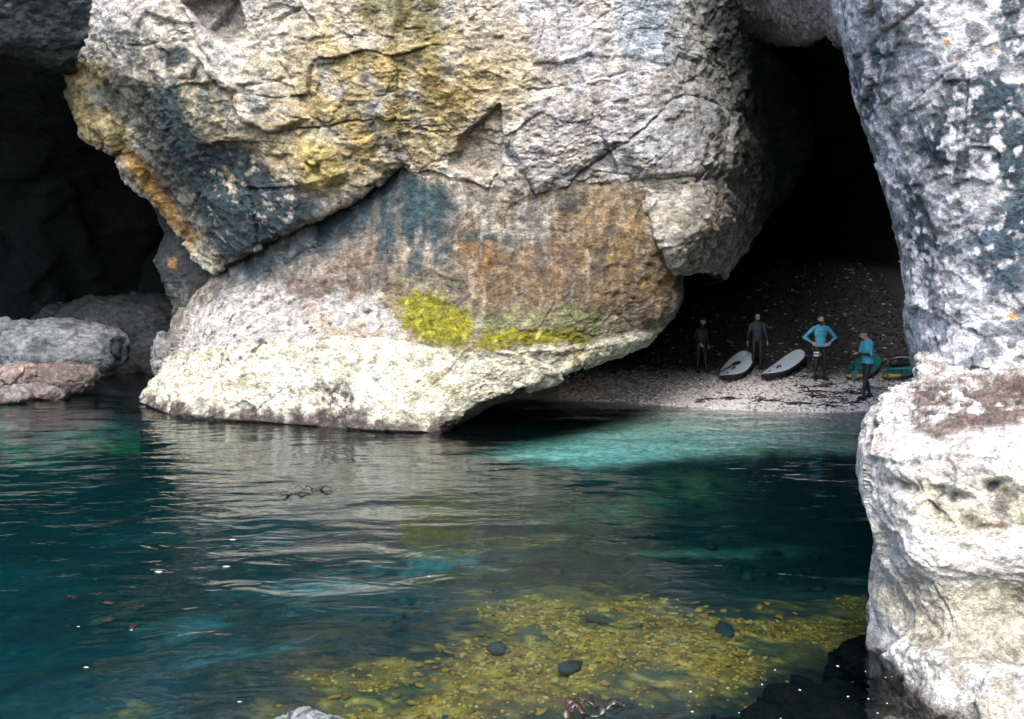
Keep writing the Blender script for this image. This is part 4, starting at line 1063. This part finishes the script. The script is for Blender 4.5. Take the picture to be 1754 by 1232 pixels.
# ================================================================== paddleboards
def loft(rings, close_ends=True):
    n, m = rings.shape[:2]
    V = rings.reshape(-1, 3); Fc = []
    for i in range(n - 1):
        for j in range(m):
            Fc.append((i * m + j, i * m + (j + 1) % m, (i + 1) * m + (j + 1) % m, (i + 1) * m + j))
    return V, np.array(Fc)
def board_half(t, nose=2.0):
    # t -1 tail .. 1 nose
    return np.where(t < 0, (1 - np.abs(t) ** 3.2) ** .5 * .97 + .03 * (1 - np.abs(t)), (1 - np.abs(t) ** 2.3) ** .62)
def board_top(x, y, L, W, th):
    t = y / (L / 2)
    return th / 2 + .13 * np.abs(t) ** 3
def make_board(label, near, far, roll, rail_m, deck_m, trim, group):
    near, far = np.array(near, float), np.array(far, float)
    ax = far - near; L = float(np.linalg.norm(ax)); ax /= L
    W, th = .84, .125
    side = np.cross(ax, [0, 0, 1]); side /= np.linalg.norm(side); up = np.cross(side, ax)
    root = empty('paddleboard'); tag(root, label, 'paddleboard', group, 'thing')
    Mx = Matrix(((side[0], ax[0], up[0]), (side[1], ax[1], up[1]), (side[2], ax[2], up[2]))).to_4x4()
    Mx = Matrix.Translation(Vector((near + far) / 2)) @ Mx @ Matrix.Rotation(roll, 4, 'Y')
    root.matrix_world = Mx
    t = np.sin(np.linspace(-math.pi / 2, math.pi / 2, 49)) * .9995
    a = np.linspace(0, 2 * math.pi, 32, endpoint=False)
    hw = board_half(-t) * W / 2 + .002
    cx_ = np.sign(np.cos(a)) * np.abs(np.cos(a)) ** .45; cz_ = np.sign(np.sin(a)) * np.abs(np.sin(a)) ** .7
    def ring(k, zs):
        return np.stack([hw[:, None] * k * cx_[None], (t * L / 2)[:, None] + 0 * cx_[None], zs[:, None] + (th / 2) * cz_[None] * np.minimum(1, hw / .08)[:, None]], -1)
    zc = .13 * np.abs(t) ** 3
    V, Fc = loft(ring(1.0, zc))
    link('hull', mesh_from('hull', V, Fc), rail_m, root)
    # deck skin, slightly proud and inset from the rail
    s = np.linspace(-1, 1, 17)
    dk = np.stack([(hw * .955)[:, None] * s[None], (t * .985 * L / 2)[:, None] + 0 * s[None], (zc + th / 2 * np.minimum(1, hw / .08) + .006)[:, None] - .022 * (np.abs(s) ** 8)[None]], -1)
    deck = link('deck', mesh_from('deck', dk, grid_faces(*dk.shape[:2])), deck_m, root)
    trim(root, L, W, th)
    return root
def bar(pts, rad, name, mat, root, m=10):
    p = np.array(pts, float); tn = np.gradient(p, axis=0); tn /= np.linalg.norm(tn, axis=1, keepdims=True) + 1e-9
    ref = np.where(np.abs(tn[:, 2:3]) > .9, np.array([[1., 0, 0]]), np.array([[0, 0, 1.]]))
    s = np.cross(tn, ref); s /= np.linalg.norm(s, axis=1, keepdims=True); u = np.cross(s, tn)
    a = np.linspace(0, 2 * math.pi, m, endpoint=False); r = np.broadcast_to(np.asarray(rad, float), (len(p),))
    rg = p[:, None] + r[:, None, None] * (np.cos(a)[None, :, None] * s[:, None] + np.sin(a)[None, :, None] * u[:, None])
    V, Fc = loft(rg)
    k = len(V); V = np.concatenate([V, p[:1], p[-1:]]); nb = (len(p) - 1) * m
    caps = [(k, (j + 1) % m, j, k) for j in range(m)]
    me = bpy.data.meshes.new(name)
    me.from_pydata(V.tolist(), [], Fc.tolist() + [(k, (j + 1) % m, j) for j in range(m)] + [(k + 1, nb + j, nb + (j + 1) % m) for j in range(m)])
    for q in me.polygons: q.use_smooth = True
    return link(name, me, mat, root)
M_wboard = plain_mat('white_deck', (.56, .66, .76), .4, .5, .06, 8)
M_black = plain_mat('black_rubber', (.012, .013, .015), .5, .4, .3, 30)
M_green = plain_mat('green_deck', (.02, .15, .13), .5, .4, .2, 12)
M_teal = plain_mat('teal_pad', (.03, .22, .23), .55, .4, .2, 12)
M_yellow = plain_mat('yellow_rail', (.62, .40, .03), .45, .4, .2, 10)
M_blade = plain_mat('teal_blade', (.16, .38, .42), .3, .5, .1, 10)
def deck_z(y, L, th): return th / 2 + .13 * abs(y / (L / 2)) ** 3 + .012
def white_trim(root, L, W, th):
    y = -.12 * L; z = deck_z(y, L, th)
    bar([(-.02 + .0, y - .10, z), (-.02, y - .08, z + .03), (0, y, z + .05), (.02, y + .08, z + .03), (.02, y + .10, z)], .022, 'carry_handle', M_black, root)
    y = -.33 * L; z = deck_z(y, L, th)
    bar([(-.10, y + .12, z), (-.05, y + .06, z + .008), (-.04, y, z + .01), (-.06, y - .08, z)], .014, 'grip_strap', M_black, root)
    bar([(-.2, -.10 * L, z - .01), (-.08, -.12 * L, z)], .008, 'leash_cord', M_black, root)
    fz = -th / 2 + .10
    fin = mesh_from('fin', [(-.006, L * .36, fz), (.006, L * .36, fz), (.006, L * .44, fz + .01), (-.006, L * .44, fz + .01), (-.003, L * .43, fz - .18), (.003, L * .43, fz - .18), (.003, L * .46, fz - .16), (-.003, L * .46, fz - .16)],
                    [(0, 1, 5, 4), (1, 2, 6, 5), (2, 3, 7, 6), (3, 0, 4, 7), (4, 5, 6, 7), (3, 2, 1, 0)], smooth=False)
    link('fin', fin, M_black, root)
def green_trim(root, L, W, th):
    pad = []
    y0, y1 = -.40 * L, -.02 * L
    s = np.linspace(-1, 1, 9); yy = np.linspace(y0, y1, 14)
    hw = board_half(-yy / (L / 2)) * W / 2 * .72
    g = np.stack([hw[:, None] * s[None], yy[:, None] + 0 * s[None], np.array([deck_z(q, L, th) for q in yy])[:, None] + .004 + 0 * s[None]], -1)
    link('deck_pad', mesh_from('deck_pad', g, grid_faces(14, 9)), M_teal, root)
    # yellow nose rail band
    t = np.linspace(-.999, -.80, 14); hw = board_half(-t) * W / 2 + .006
    a = np.linspace(0, math.pi * .96, 9) - math.pi * .98
    for sgn in (-1, 1):
        aa = np.linspace(-math.pi * .45, math.pi * .18, 9)
        rg = np.stack([sgn * (hw[:, None] * np.cos(aa)[None] ** .45 + .006), (t * (L + .012) / 2)[:, None] + 0 * aa[None], (.13 * np.abs(t) ** 3)[:, None] + (th / 2 + .004) * np.sin(aa)[None]], -1)
        link('rail_band', mesh_from('rail_band', rg, grid_faces(14, 9, sgn > 0)), M_yellow, root)
    for (x, yf) in ((-.2, -.30), (.2, -.30), (-.24, -.2), (.24, -.2), (0, -.36)):
        z = deck_z(yf * L, L, th)
        bar([(x - .03, yf * L - .02, z), (x, yf * L, z + .025), (x + .03, yf * L + .02, z)], .018, 'strap_anchor', M_black, root)
    z = deck_z(-.28 * L, L, th) + .014
    bar([(-.2, -.30 * L, z), (.24, -.2 * L, z), (-.24, -.2 * L, z), (.2, -.30 * L, z)], .008, 'bungee_cord', M_black, root, 6)
    bar([(-.05, .02 * L, z), (0, .05 * L, z + .03), (.05, .08 * L, z)], .02, 'carry_handle', M_black, root)
def gpt(px, D, dz):
    X = (px - CX) / F * D
    return np.array([X, D, float(gz(X, D)) + dz])
GB = 'paddleboards drawn up on the shingle'
board1 = make_board('white paddleboard with black rail and a black paddle lying across it', gpt(1247, 26.4, .09), gpt(1276, 29.1, .16), R(-7), M_black, M_wboard, white_trim, GB)
board2 = make_board('white paddleboard with black rail and bare deck, beside the man with hands on hips', gpt(1314, 26.4, .09), gpt(1370, 29.1, .22), R(-10), M_black, M_wboard, white_trim, GB)
board3 = make_board('green paddleboard with teal pad and yellow rail, behind the man holding a paddle', gpt(1464, 26.6, .08), gpt(1494, 29.2, .18), R(-3), M_green, M_green, green_trim, GB)
board4 = make_board('green paddleboard half hidden by the near pillar, with a black bag on it', gpt(1524, 26.7, .08), gpt(1574, 29.0, .18), R(-3), M_green, M_green, green_trim, GB)

def make_paddle(label, a, b, blade_up, shaft_m, blade_m):
    """a handle end, b blade tip"""
    a, b = np.array(a, float), np.array(b, float)
    L = np.linalg.norm(b - a); ax = (b - a) / L
    root = empty('paddle', a); tag(root, label, 'paddle', None, 'thing')
    n = np.array(blade_up, float); n -= ax * (n @ ax); n /= np.linalg.norm(n); s = np.cross(ax, n)
    bl = min(.42, L * .4)
    bar([(0, 0, 0), ax * (L - bl * .85)], .015, 'shaft', shaft_m, root)
    bar([s * -.05, s * .05], .017, 'grip', shaft_m, root)
    t = np.linspace(0, 1, 12); hw = .105 * np.sin(math.pi * (t * .80 + .12)) ** .8 + .004
    u = np.linspace(-1, 1, 7)
    rows = []
    top = ax * (L - bl) + (t * bl)[:, None] * ax
    T_ = top[:, None] + hw[:, None, None] * u[None, :, None] * s + (.006 + .010 * (1 - u ** 2))[None, :, None] * n
    Bt = top[:, None] + hw[:, None, None] * u[None, :, None] * s - .004 * n
    V = np.concatenate([T_.reshape(-1, 3), Bt.reshape(-1, 3)]); f = grid_faces(12, 7); f2 = f[:, ::-1] + 84
    link('blade', mesh_from('blade', V, np.concatenate([f, f2])), blade_m, root)
    return root
bpy.context.view_layer.update()
m1 = board1.matrix_world
make_paddle('black paddle lying diagonally on the white board near the shadowed person', (m1 @ Vector((-.30, -1.05, .155))), (m1 @ Vector((.02, .45, .10))), m1.to_3x3() @ Vector((0, 0, 1)), M_black, M_black)
# dry bag on the far green board
m4 = board4.matrix_world
bagp = m4 @ Vector((-.12, .1, .06))
bag = empty('dry_bag', bagp, .3); tag(bag, 'black dry bag lying on the green board behind the near pillar', 'bag', None, 'thing')
t = np.linspace(-1, 1, 15); a = np.linspace(0, 2 * math.pi, 20, endpoint=False)
rr_ = .14 * np.maximum(1 - np.abs(t) ** 5, .02) ** .4
rg = np.stack([(.36 * t)[:, None] + 0 * a[None], rr_[:, None] * np.cos(a)[None] * 1.1, .12 + rr_[:, None] * np.sin(a)[None] * .85 + .012 * np.sin(9 * t)[:, None]], -1)
V, Fc = loft(rg); link('bag_body', mesh_from('bag_body', V, Fc), M_black, bag)
bar([(-.3, -.05, .24), (-.15, -.1, .29), (.1, -.1, .29), (.25, -.05, .25)], .015, 'carry_strap', M_shell, bag)
bar([(.3, -.1, .1), (.36, 0, .2), (.3, .1, .1)], .02, 'roll_closure', M_black, bag)

# ================================================================== people
M_skin = plain_mat('skin', (.50, .29, .22), .55, .35, .12, 40)
M_suit = plain_mat('black_wetsuit', (.010, .012, .014), .6, .35, .3, 25)
M_navy = plain_mat('navy_panel', (.016, .035, .055), .6, .35, .3, 25)
M_slate = plain_mat('slate_panel', (.03, .05, .06), .65, .3, .3, 25)
M_blue = plain_mat('blue_rash_top', (.075, .36, .52), .7, .3, .14, 9, .004)
M_white = plain_mat('white_print', (.70, .70, .70), .6, .3, .08, 20)
M_bluelog = plain_mat('dark_print', (.02, .10, .16), .7, .3, .08, 20)
M_hairb = plain_mat('brown_hair', (.045, .022, .014), .6, .3, .5, 60, .004)
M_hairr = plain_mat('reddish_hair', (.10, .035, .02), .6, .3, .5, 60, .004)
M_eye = plain_mat('dark_eye', (.015, .012, .01), .3, .5, .1, 50)
M_lip = plain_mat('lip', (.34, .12, .10), .5, .3, .1, 50)
def capsule(a, b, ra, rb, n=14):
    a, b = np.array(a, float), np.array(b, float)
    ax = b - a; L = np.linalg.norm(ax); ax = ax / L if L > 1e-6 else np.array([0, 0, 1.])
    ref = np.array([1., 0, 0]) if abs(ax[0]) < .8 else np.array([0, 1., 0])
    s = np.cross(ax, ref); s /= np.linalg.norm(s); u = np.cross(s, ax)
    th = np.linspace(-math.pi / 2, math.pi / 2, 9)
    prof = [(a, ra, q) for q in th[:5]] + [(b, rb, q) for q in th[4:]]
    al = np.linspace(0, 2 * math.pi, n, endpoint=False)
    rings = []
    for c, r, q in prof:
        rad = max(r * math.cos(q), 1e-4)
        rings.append(c + ax * r * math.sin(q) + rad * (np.cos(al)[:, None] * s + np.sin(al)[:, None] * u))
    V, Fc = loft(np.array(rings))
    return V, [tuple(f) for f in Fc] + [tuple(range(n))[::-1], tuple((len(prof) - 1) * n + j for j in range(n))]
def ellip(c, r):
    V, Fc = ico(3)
    return V * np.array(r) + np.array(c), [tuple(f) for f in Fc]
def hand(wr, dirv, palmn, side, curl):
    """five fingers; returns capsule list.  dirv: wrist to knuckles, palmn: palm normal, side +1/-1 picks the thumb side"""
    d = np.array(dirv, float); d /= np.linalg.norm(d); nrm = np.array(palmn, float); nrm -= d * (d @ nrm); nrm /= np.linalg.norm(nrm); s = np.cross(d, nrm) * side
    wr = np.array(wr, float); out = []
    for k in (-.024, -.008, .008, .024):
        out.append((wr + d * .01 + s * k * .7, wr + d * .085 + s * k, .017, .014, 'skin'))
    for k, ln in zip((-.030, -.010, .010, .030), (.062, .078, .084, .074)):
        p0 = wr + d * .088 + s * k
        d1 = d * math.cos(curl) + nrm * math.sin(curl); d2 = d * math.cos(2 * curl) + nrm * math.sin(2 * curl)
        p1 = p0 + d1 * ln * .5; p2 = p1 + d2 * ln * .5
        out += [(p0, p1, .0100, .0095, 'skin'), (p1, p2, .0095, .0085, 'skin')]
    t0 = wr + d * .025 + s * .026; t1 = t0 + (d * .6 + s * .65 + nrm * .35) * .045; t2 = t1 + (d * .85 + s * .2 + nrm * .4) * .035
    out += [(t0, t1, .014, .0115, 'skin'), (t1, t2, .0115, .0095, 'skin')]
    return out
def person(label, foot, H, rz, pose):
    """pose: dict of joints for a 1.78 m figure facing -Y"""
    k = H / 1.78
    root = empty('person', foot, rz); tag(root, label, 'person', None, 'thing')
    cap, ell = [], []
    top, arm, leg, fore = pose['top'], pose['arm'], 'leg', pose['fore']
    lean = np.array(pose.get('lean', (0, 0, 0)), float)
    def T(p): p = np.array(p, float); return p + lean * max(0, (p[2] - .9) / .9)
    hd = np.array(pose.get('head', (0, 0, 0)), float); hyaw, hpit = pose.get('hyaw', 0), pose.get('hpit', 0)
    Rh = np.array(Matrix.Rotation(hyaw, 3, 'Z') @ Matrix.Rotation(hpit, 3, 'X'))
    nb = T((0, .01, 1.53)) + hd
    def Hd(p): return nb + Rh @ (np.array(p, float) - np.array((0, .01, 1.53)))
    ell += [(T((0, .0, 1.30)), (.178, .112, .20), top), (T((0, 0, 1.10)), (.150, .102, .20), top), (T((0, .005, .96)), (.168, .115, .12), pose.get('hip', 'leg'))]
    cap += [(T((-.15, .01, 1.43)), T((.15, .01, 1.43)), .062, .062, top), (T((-.07, .015, 1.47)), T((.07, .015, 1.47)), .055, .055, top), (T((0, .015, 1.45)), Hd((0, .0, 1.60)), .058, .052, pose.get('neck', 'skin'))]
    if pose.get('collar'): cap += [(T((0, .015, 1.46)), T((0, .01, 1.515)), .066, .062, pose['collar'])]
    hoodk = 'skin'
    ell += [(Hd((0, .005, 1.685)), (.074, .094, .098), 'skin'), (Hd((0, -.030, 1.625)), (.058, .066, .068), 'skin')]
    cap += [(Hd((0, -.092, 1.675)), Hd((0, -.110, 1.645)), .010, .014, 'skin'), (Hd((-.03, -.082, 1.70)), Hd((.03, -.082, 1.70)), .012, .012, 'skin')]
    if not pose.get('hood'):
        for s in (-1, 1): ell.append((Hd((s * .077, .01, 1.665)), (.012, .020, .032), 'skin'))
    for s in (-1, 1):
        sd_ = 'R' if s > 0 else 'L'
        sh = T((s * .185, .01, 1.425)); el = np.array(pose['el' + sd_], float); wr = np.array(pose['wr' + sd_], float)
        cap += [(sh, el, .058, .043, arm), (sh + (el - sh) * .15, sh + (el - sh) * .5, .058, .054, arm), (el, el + (wr - el) * .35, .042, .043, fore), (el, wr, .041, .027, fore)]
        cap += [tuple(c) for c in hand(wr, pose['hd' + sd_], pose['pn' + sd_], pose.get('sd' + sd_, s), pose.get('curl', .35))]
        hp = np.array((s * .095, .005, .93)); kn = np.array(pose['kn' + sd_], float); an = np.array(pose['an' + sd_], float); fd = np.array(pose['ft' + sd_], float); fd /= np.linalg.norm(fd)
        cap += [(hp, kn, .088, .056, leg), (hp + [0, .03, .02], hp + (kn - hp) * .4 + [0, .01, 0], .085, .078, leg), (kn, kn + (an - kn) * .35 + [0, .012, 0], .055, .057, leg), (kn, an, .052, .037, leg)]
        f0 = np.array((an[0], an[1], .045)); cap += [(an, f0 - fd * .04, .040, .046, 'boot'), (f0 - fd * .05, f0 + fd * .10, .045, .044, 'boot'), (f0 + fd * .08 - [0, 0, .008], f0 + fd * .165 - [0, 0, .012], .043, .032, 'boot')]
    Vs, Fs, o = [], [], 0
    for c in cap:
        V, Fc = capsule(*c[:4]); Vs.append(V); Fs += [tuple(i + o for i in f) for f in Fc]; o += len(V)
    for c in ell:
        V, Fc = ellip(c[0], c[1]); Vs.append(V); Fs += [tuple(i + o for i in f) for f in Fc]; o += len(V)
    me = bpy.data.meshes.new('tmp'); me.from_pydata(np.concatenate(Vs).tolist(), [], Fs)
    tmp = bpy.data.objects.new('tmp', me); COL.objects.link(tmp)
    md = tmp.modifiers.new('r', 'REMESH'); md.mode = 'VOXEL'; md.voxel_size = .0085; md.use_smooth_shade = True
    ms = tmp.modifiers.new('s', 'SMOOTH'); ms.factor = .5; ms.iterations = 3
    dg = bpy.context.evaluated_depsgraph_get(); dg.update()
    bm_ = bpy.data.meshes.new_from_object(tmp.evaluated_get(dg)); bpy.data.objects.remove(tmp); bpy.data.meshes.remove(me)
    bm_.name = 'body'
    nvt = len(bm_.vertices); co = np.empty(nvt * 3, np.float32); bm_.vertices.foreach_get('co', co); co = co.reshape(-1, 3)
    # soft clothing folds
    npol = len(bm_.polygons); ctr = np.empty(npol * 3, np.float32); bm_.polygons.foreach_get('center', ctr); ctr = ctr.reshape(-1, 3)
    best = np.full(npol, 9.0); kind = np.zeros(npol, int); names = ['skin', 'boot', 'leg', 'top', 'blue', 'suit', 'navy', 'slate', 'white', 'print']
    idx = {n_: i for i, n_ in enumerate(names)}
    for a, b, ra, rb, tg in cap:
        a, b = np.array(a), np.array(b); ab = b - a; t_ = np.clip(((ctr - a) @ ab) / (ab @ ab + 1e-9), 0, 1)
        d = np.linalg.norm(ctr - a - t_[:, None] * ab, axis=1) - (ra + (rb - ra) * t_)
        kk = d < best; best[kk] = d[kk]; kind[kk] = idx[tg]
    for c, r, tg in ell:
        q = (ctr - c) / np.array(r); l = np.linalg.norm(q, axis=1); d = (l - 1) * np.linalg.norm(ctr - c, axis=1) / np.maximum(l, 1e-6)
        kk = d < best; best[kk] = d[kk]; kind[kk] = idx[tg]
    if pose.get('post'): kind = pose['post'](ctr, kind, idx)
    if abs(k - 1) > 1e-6: bm_.vertices.foreach_set('co', (co * k).ravel())
    bm_.materials.clear()
    for m in (M_skin, M_suit, M_suit, M_blue, M_blue, M_suit, M_navy, M_slate, M_white, M_bluelog): bm_.materials.append(m)
    bm_.polygons.foreach_set('material_index', kind.astype(np.int32)); bm_.polygons.foreach_set('use_smooth', np.ones(npol, bool)); bm_.update()
    link('body', bm_, None, root)
    # face and hair
    def small(name, c, r, m, rot=True):
        V, Fc = ICO2
        W = (V * np.array(r)) @ Rh.T + Hd(c)
        return link(name, mesh_from(name, W * k, Fc), m, root)
    for s in (-1, 1): small('eye', (s * .031, -.083, 1.683), (.013, .008, .007), M_eye)
    small('mouth', (0, -.090, 1.607), (.024, .008, .007), M_lip)
    hm_ = pose['hair']
    V, Fc = ico(4)
    W = V * np.array((.085, .105, .106)) * (1 + .05 * pn(V, 3.5, 5) + .04 * pn(V, 9, 6))[:, None] + np.array((0, .012, 1.690))
    if pose.get('hood'):
        keep = ~((V[:, 1] < -.62) & (V[:, 2] < .55))
        W = V * np.array((.088, .108, .128)) + np.array((0, .014, 1.668))
    else:
        keep = (V[:, 2] > .12 - .9 * (V[:, 1] > .1) * V[:, 1] + .5 * np.clip(-V[:, 1] - .45, 0, 1))
    fk = keep[Fc].all(1); u, inv = np.unique(Fc[fk], return_inverse=True)
    Wm = ((W - np.array((0, .01, 1.53))) @ Rh.T + nb) * k
    link('hood' if pose.get('hood') else 'hair', mesh_from('hair', Wm[u], inv.reshape(-1, 3)), hm_, root)
    if pose.get('beard'):
        keep = (V[:, 1] < .25) & (V[:, 2] < -.12) & ~((V[:, 2] > -.35) & (np.abs(V[:, 0]) < .42))
        fk = keep[Fc].all(1); u, inv = np.unique(Fc[fk], return_inverse=True)
        W = V * np.array((.064, .073, .075)) + np.array((0, -.030, 1.624))
        link('beard', mesh_from('beard', (((W - np.array((0, .01, 1.53))) @ Rh.T + nb) * k)[u], inv.reshape(-1, 3)), hm_, root)
    return root, k
def feet(px, py):
    return Vector(ground_hit(px, py)) + Vector((0, 0, .012))
LEGS = dict(knL=(-.11, -.015, .50), anL=(-.125, .02, .09), ftL=(-.25, -1, 0), knR=(.11, -.015, .50), anR=(.125, .02, .09), ftR=(.25, -1, 0))
# man in a blue top, hands on hips
def post3(c, kind, idx):
    k = kind.copy()
    lg = (kind == idx['leg'])
    k[lg & (c[:, 0] < 0) & (c[:, 2] > .665) & (c[:, 2] < .71)] = idx['white']
    k[lg & (c[:, 0] < 0) & (c[:, 2] > .745) & (c[:, 2] < .79)] = idx['white']
    k[(kind == idx['top']) & (c[:, 2] < .925)] = idx['leg']
    k[(kind == idx['leg']) & (c[:, 2] > .925)] = idx['top']
    lo = (kind == idx['top']) & (c[:, 1] < -.05) & (np.abs(c[:, 2] - 1.335) < .012) & (np.abs(c[:, 0]) < .10) & (np.sin(c[:, 0] * 150) > -.3)
    k[lo] = idx['print']
    return k
f = feet(1404, 653); s3 = 113 * f.y / F
person('bearded man in bright blue top with hands on hips and two white thigh bands', f, s3, R(2),
       dict(LEGS, top='top', arm='top', fore='top', neck='suit', hip='leg', elL=(-.43, .06, 1.17), wrL=(-.245, -.06, 1.03), hdL=(.75, -.35, -.35), pnL=(.2, .9, -.2), elR=(.43, .06, 1.17), wrR=(.245, -.06, 1.03), hdR=(-.75, -.35, -.35), pnR=(-.2, .9, -.2),
            knL=(-.12, -.03, .50), anL=(-.135, -.02, .09), knR=(.13, .0, .50), anR=(.155, .06, .09), hair=M_hairb, beard=True, post=post3, hyaw=R(8)))
# person in a dark hooded suit facing the camera
def post2(c, kind, idx):
    k = kind.copy(); t_ = kind == idx['navy']
    k[t_ & (c[:, 2] > 1.27)] = idx['slate']
    k[t_ & (np.abs(np.abs(c[:, 0]) - .115) < .014) & (c[:, 2] > 1.2)] = idx['suit']
    k[t_ & (c[:, 1] < -.05) & (np.abs(c[:, 2] - 1.37) < .012) & (np.abs(c[:, 0] - .03) < .035)] = idx['suit']
    return k
f = feet(1296, 634); s2 = 97 * f.y / F
person('hooded person in dark wetsuit with grey chest panel, facing the water with arms hanging', f, s2, R(0),
       dict(LEGS, top='navy', arm='navy', fore='suit', neck='suit', elL=(-.27, .03, 1.15), wrL=(-.31, -.05, .91), hdL=(-.1, -.2, -1), pnL=(.9, .1, 0), elR=(.27, .03, 1.15), wrR=(.31, -.05, .91), hdR=(.1, -.2, -1), pnR=(-.9, .1, 0), hair=M_suit, hood=True, post=post2, hyaw=R(-5)))
# person in the shadow, turned a little towards the boards
f = feet(1200, 640); s1 = 95 * f.y / F
person('person in black wetsuit standing in deep shadow beside the white board with the paddle', f, s1, R(28),
       dict(LEGS, top='suit', arm='suit', fore='suit', neck='suit', elL=(-.26, .02, 1.16), wrL=(-.16, -.16, .98), hdL=(.3, -.5, -.6), pnL=(.3, .8, -.2), elR=(.27, .06, 1.15), wrR=(.29, -.02, .91), hdR=(.05, -.2, -1), pnR=(-.9, .1, 0),
            knR=(.13, -.06, .50), anR=(.16, -.10, .09), hair=M_hairb, hyaw=R(25), lean=(0, -.05, 0), hpit=R(8), post=lambda c, kd, ix: np.where((kd == ix['suit']) & (c[:, 1] < -.04) & (c[:, 2] > 1.05) & (c[:, 2] < 1.42) & (np.abs(c[:, 0]) < .15), ix['navy'], kd)))
# man looking down at his hands
def post4(c, kind, idx):
    k = kind.copy()
    k[(kind == idx['top']) & (c[:, 2] < .90)] = idx['leg']
    k[(kind == idx['leg']) & (c[:, 2] > .90)] = idx['top']
    k[(kind == idx['top']) & (np.abs(np.abs(c[:, 0]) - .11) < .016) & (c[:, 1] > .02) & (c[:, 2] > 1.0)] = idx['print']
    k[(kind == idx['suit']) & (c[:, 2] > 1.235) & (np.abs(c[:, 0]) > .13)] = idx['top']
    return k
f = feet(1484, 684); s4 = 121 * f.y / F
rz4 = R(-78)
p4, k4 = person('man in blue short-sleeved top looking down at a phone, standing side-on near the pillar', f, s4, rz4,
       dict(top='top', arm='top', fore='suit', neck='skin', collar=None, hip='leg', lean=(0, -.03, 0), head=(0, -.03, -.01), hpit=R(28), hyaw=R(6),
            elL=(-.25, -.06, 1.13), wrL=(-.10, -.29, 1.13), hdL=(.25, -.9, .25), pnL=(.6, 0, .5), elR=(.25, -.06, 1.13), wrR=(.06, -.30, 1.15), hdR=(-.3, -.9, .3), pnR=(-.6, 0, .5), curl=.6,
            knL=(-.10, .02, .50), anL=(-.11, .17, .09), ftL=(-.1, -1, 0), knR=(.10, -.10, .50), anR=(.11, -.15, .09), ftR=(.1, -1, 0), hair=M_hairr, post=post4))
# hood of the suit hanging on his nape
V, Fc = ico(3)
W = V * np.array((.10, .07, .055)) * (1 + .1 * pn(V, 3, 8))[:, None] + np.array((0, .10, 1.47))
link('collar_hood', mesh_from('collar_hood', W * k4, Fc), M_suit, p4)
bpy.context.view_layer.update()
mw = p4.matrix_world
ph = mw @ (Vector((-.02, -.40, 1.20)) * k4)
phone = empty('phone', ph, rz4); tag(phone, 'dark phone held up in both hands by the man in the blue short-sleeved top', 'phone', None, 'thing')
def slabm(name, sx, sy, sz, off=(0, 0, 0)):
    bm = bmesh.new(); bmesh.ops.create_cube(bm, size=1.0)
    bmesh.ops.scale(bm, vec=(sx, sy, sz), verts=bm.verts); bmesh.ops.bevel(bm, geom=list(bm.edges), offset=min(sx, sy, sz) * .3, segments=2, affect='EDGES')
    bmesh.ops.rotate(bm, matrix=Matrix.Rotation(R(-35), 3, 'X'), verts=bm.verts); bmesh.ops.translate(bm, vec=off, verts=bm.verts)
    me = bpy.data.meshes.new(name); bm.to_mesh(me); bm.free(); return me
link('phone_case', slabm('phone_case', .16, .012, .08), M_black, phone)
link('screen', slabm('screen', .145, .003, .068, (0, .009, .006)), plain_mat('phone_screen', (.02, .025, .03), .15, .5, .05), phone)
hp_ = mw @ (Vector((-.05, -.36, 1.10)) * k4)
m3 = board3.matrix_world
make_paddle('paddle with black shaft and pale teal blade held by the man with the phone', hp_, np.array(at(1464, 650, hp_.y + .55)), (0, -1, .35), M_black, M_blade)
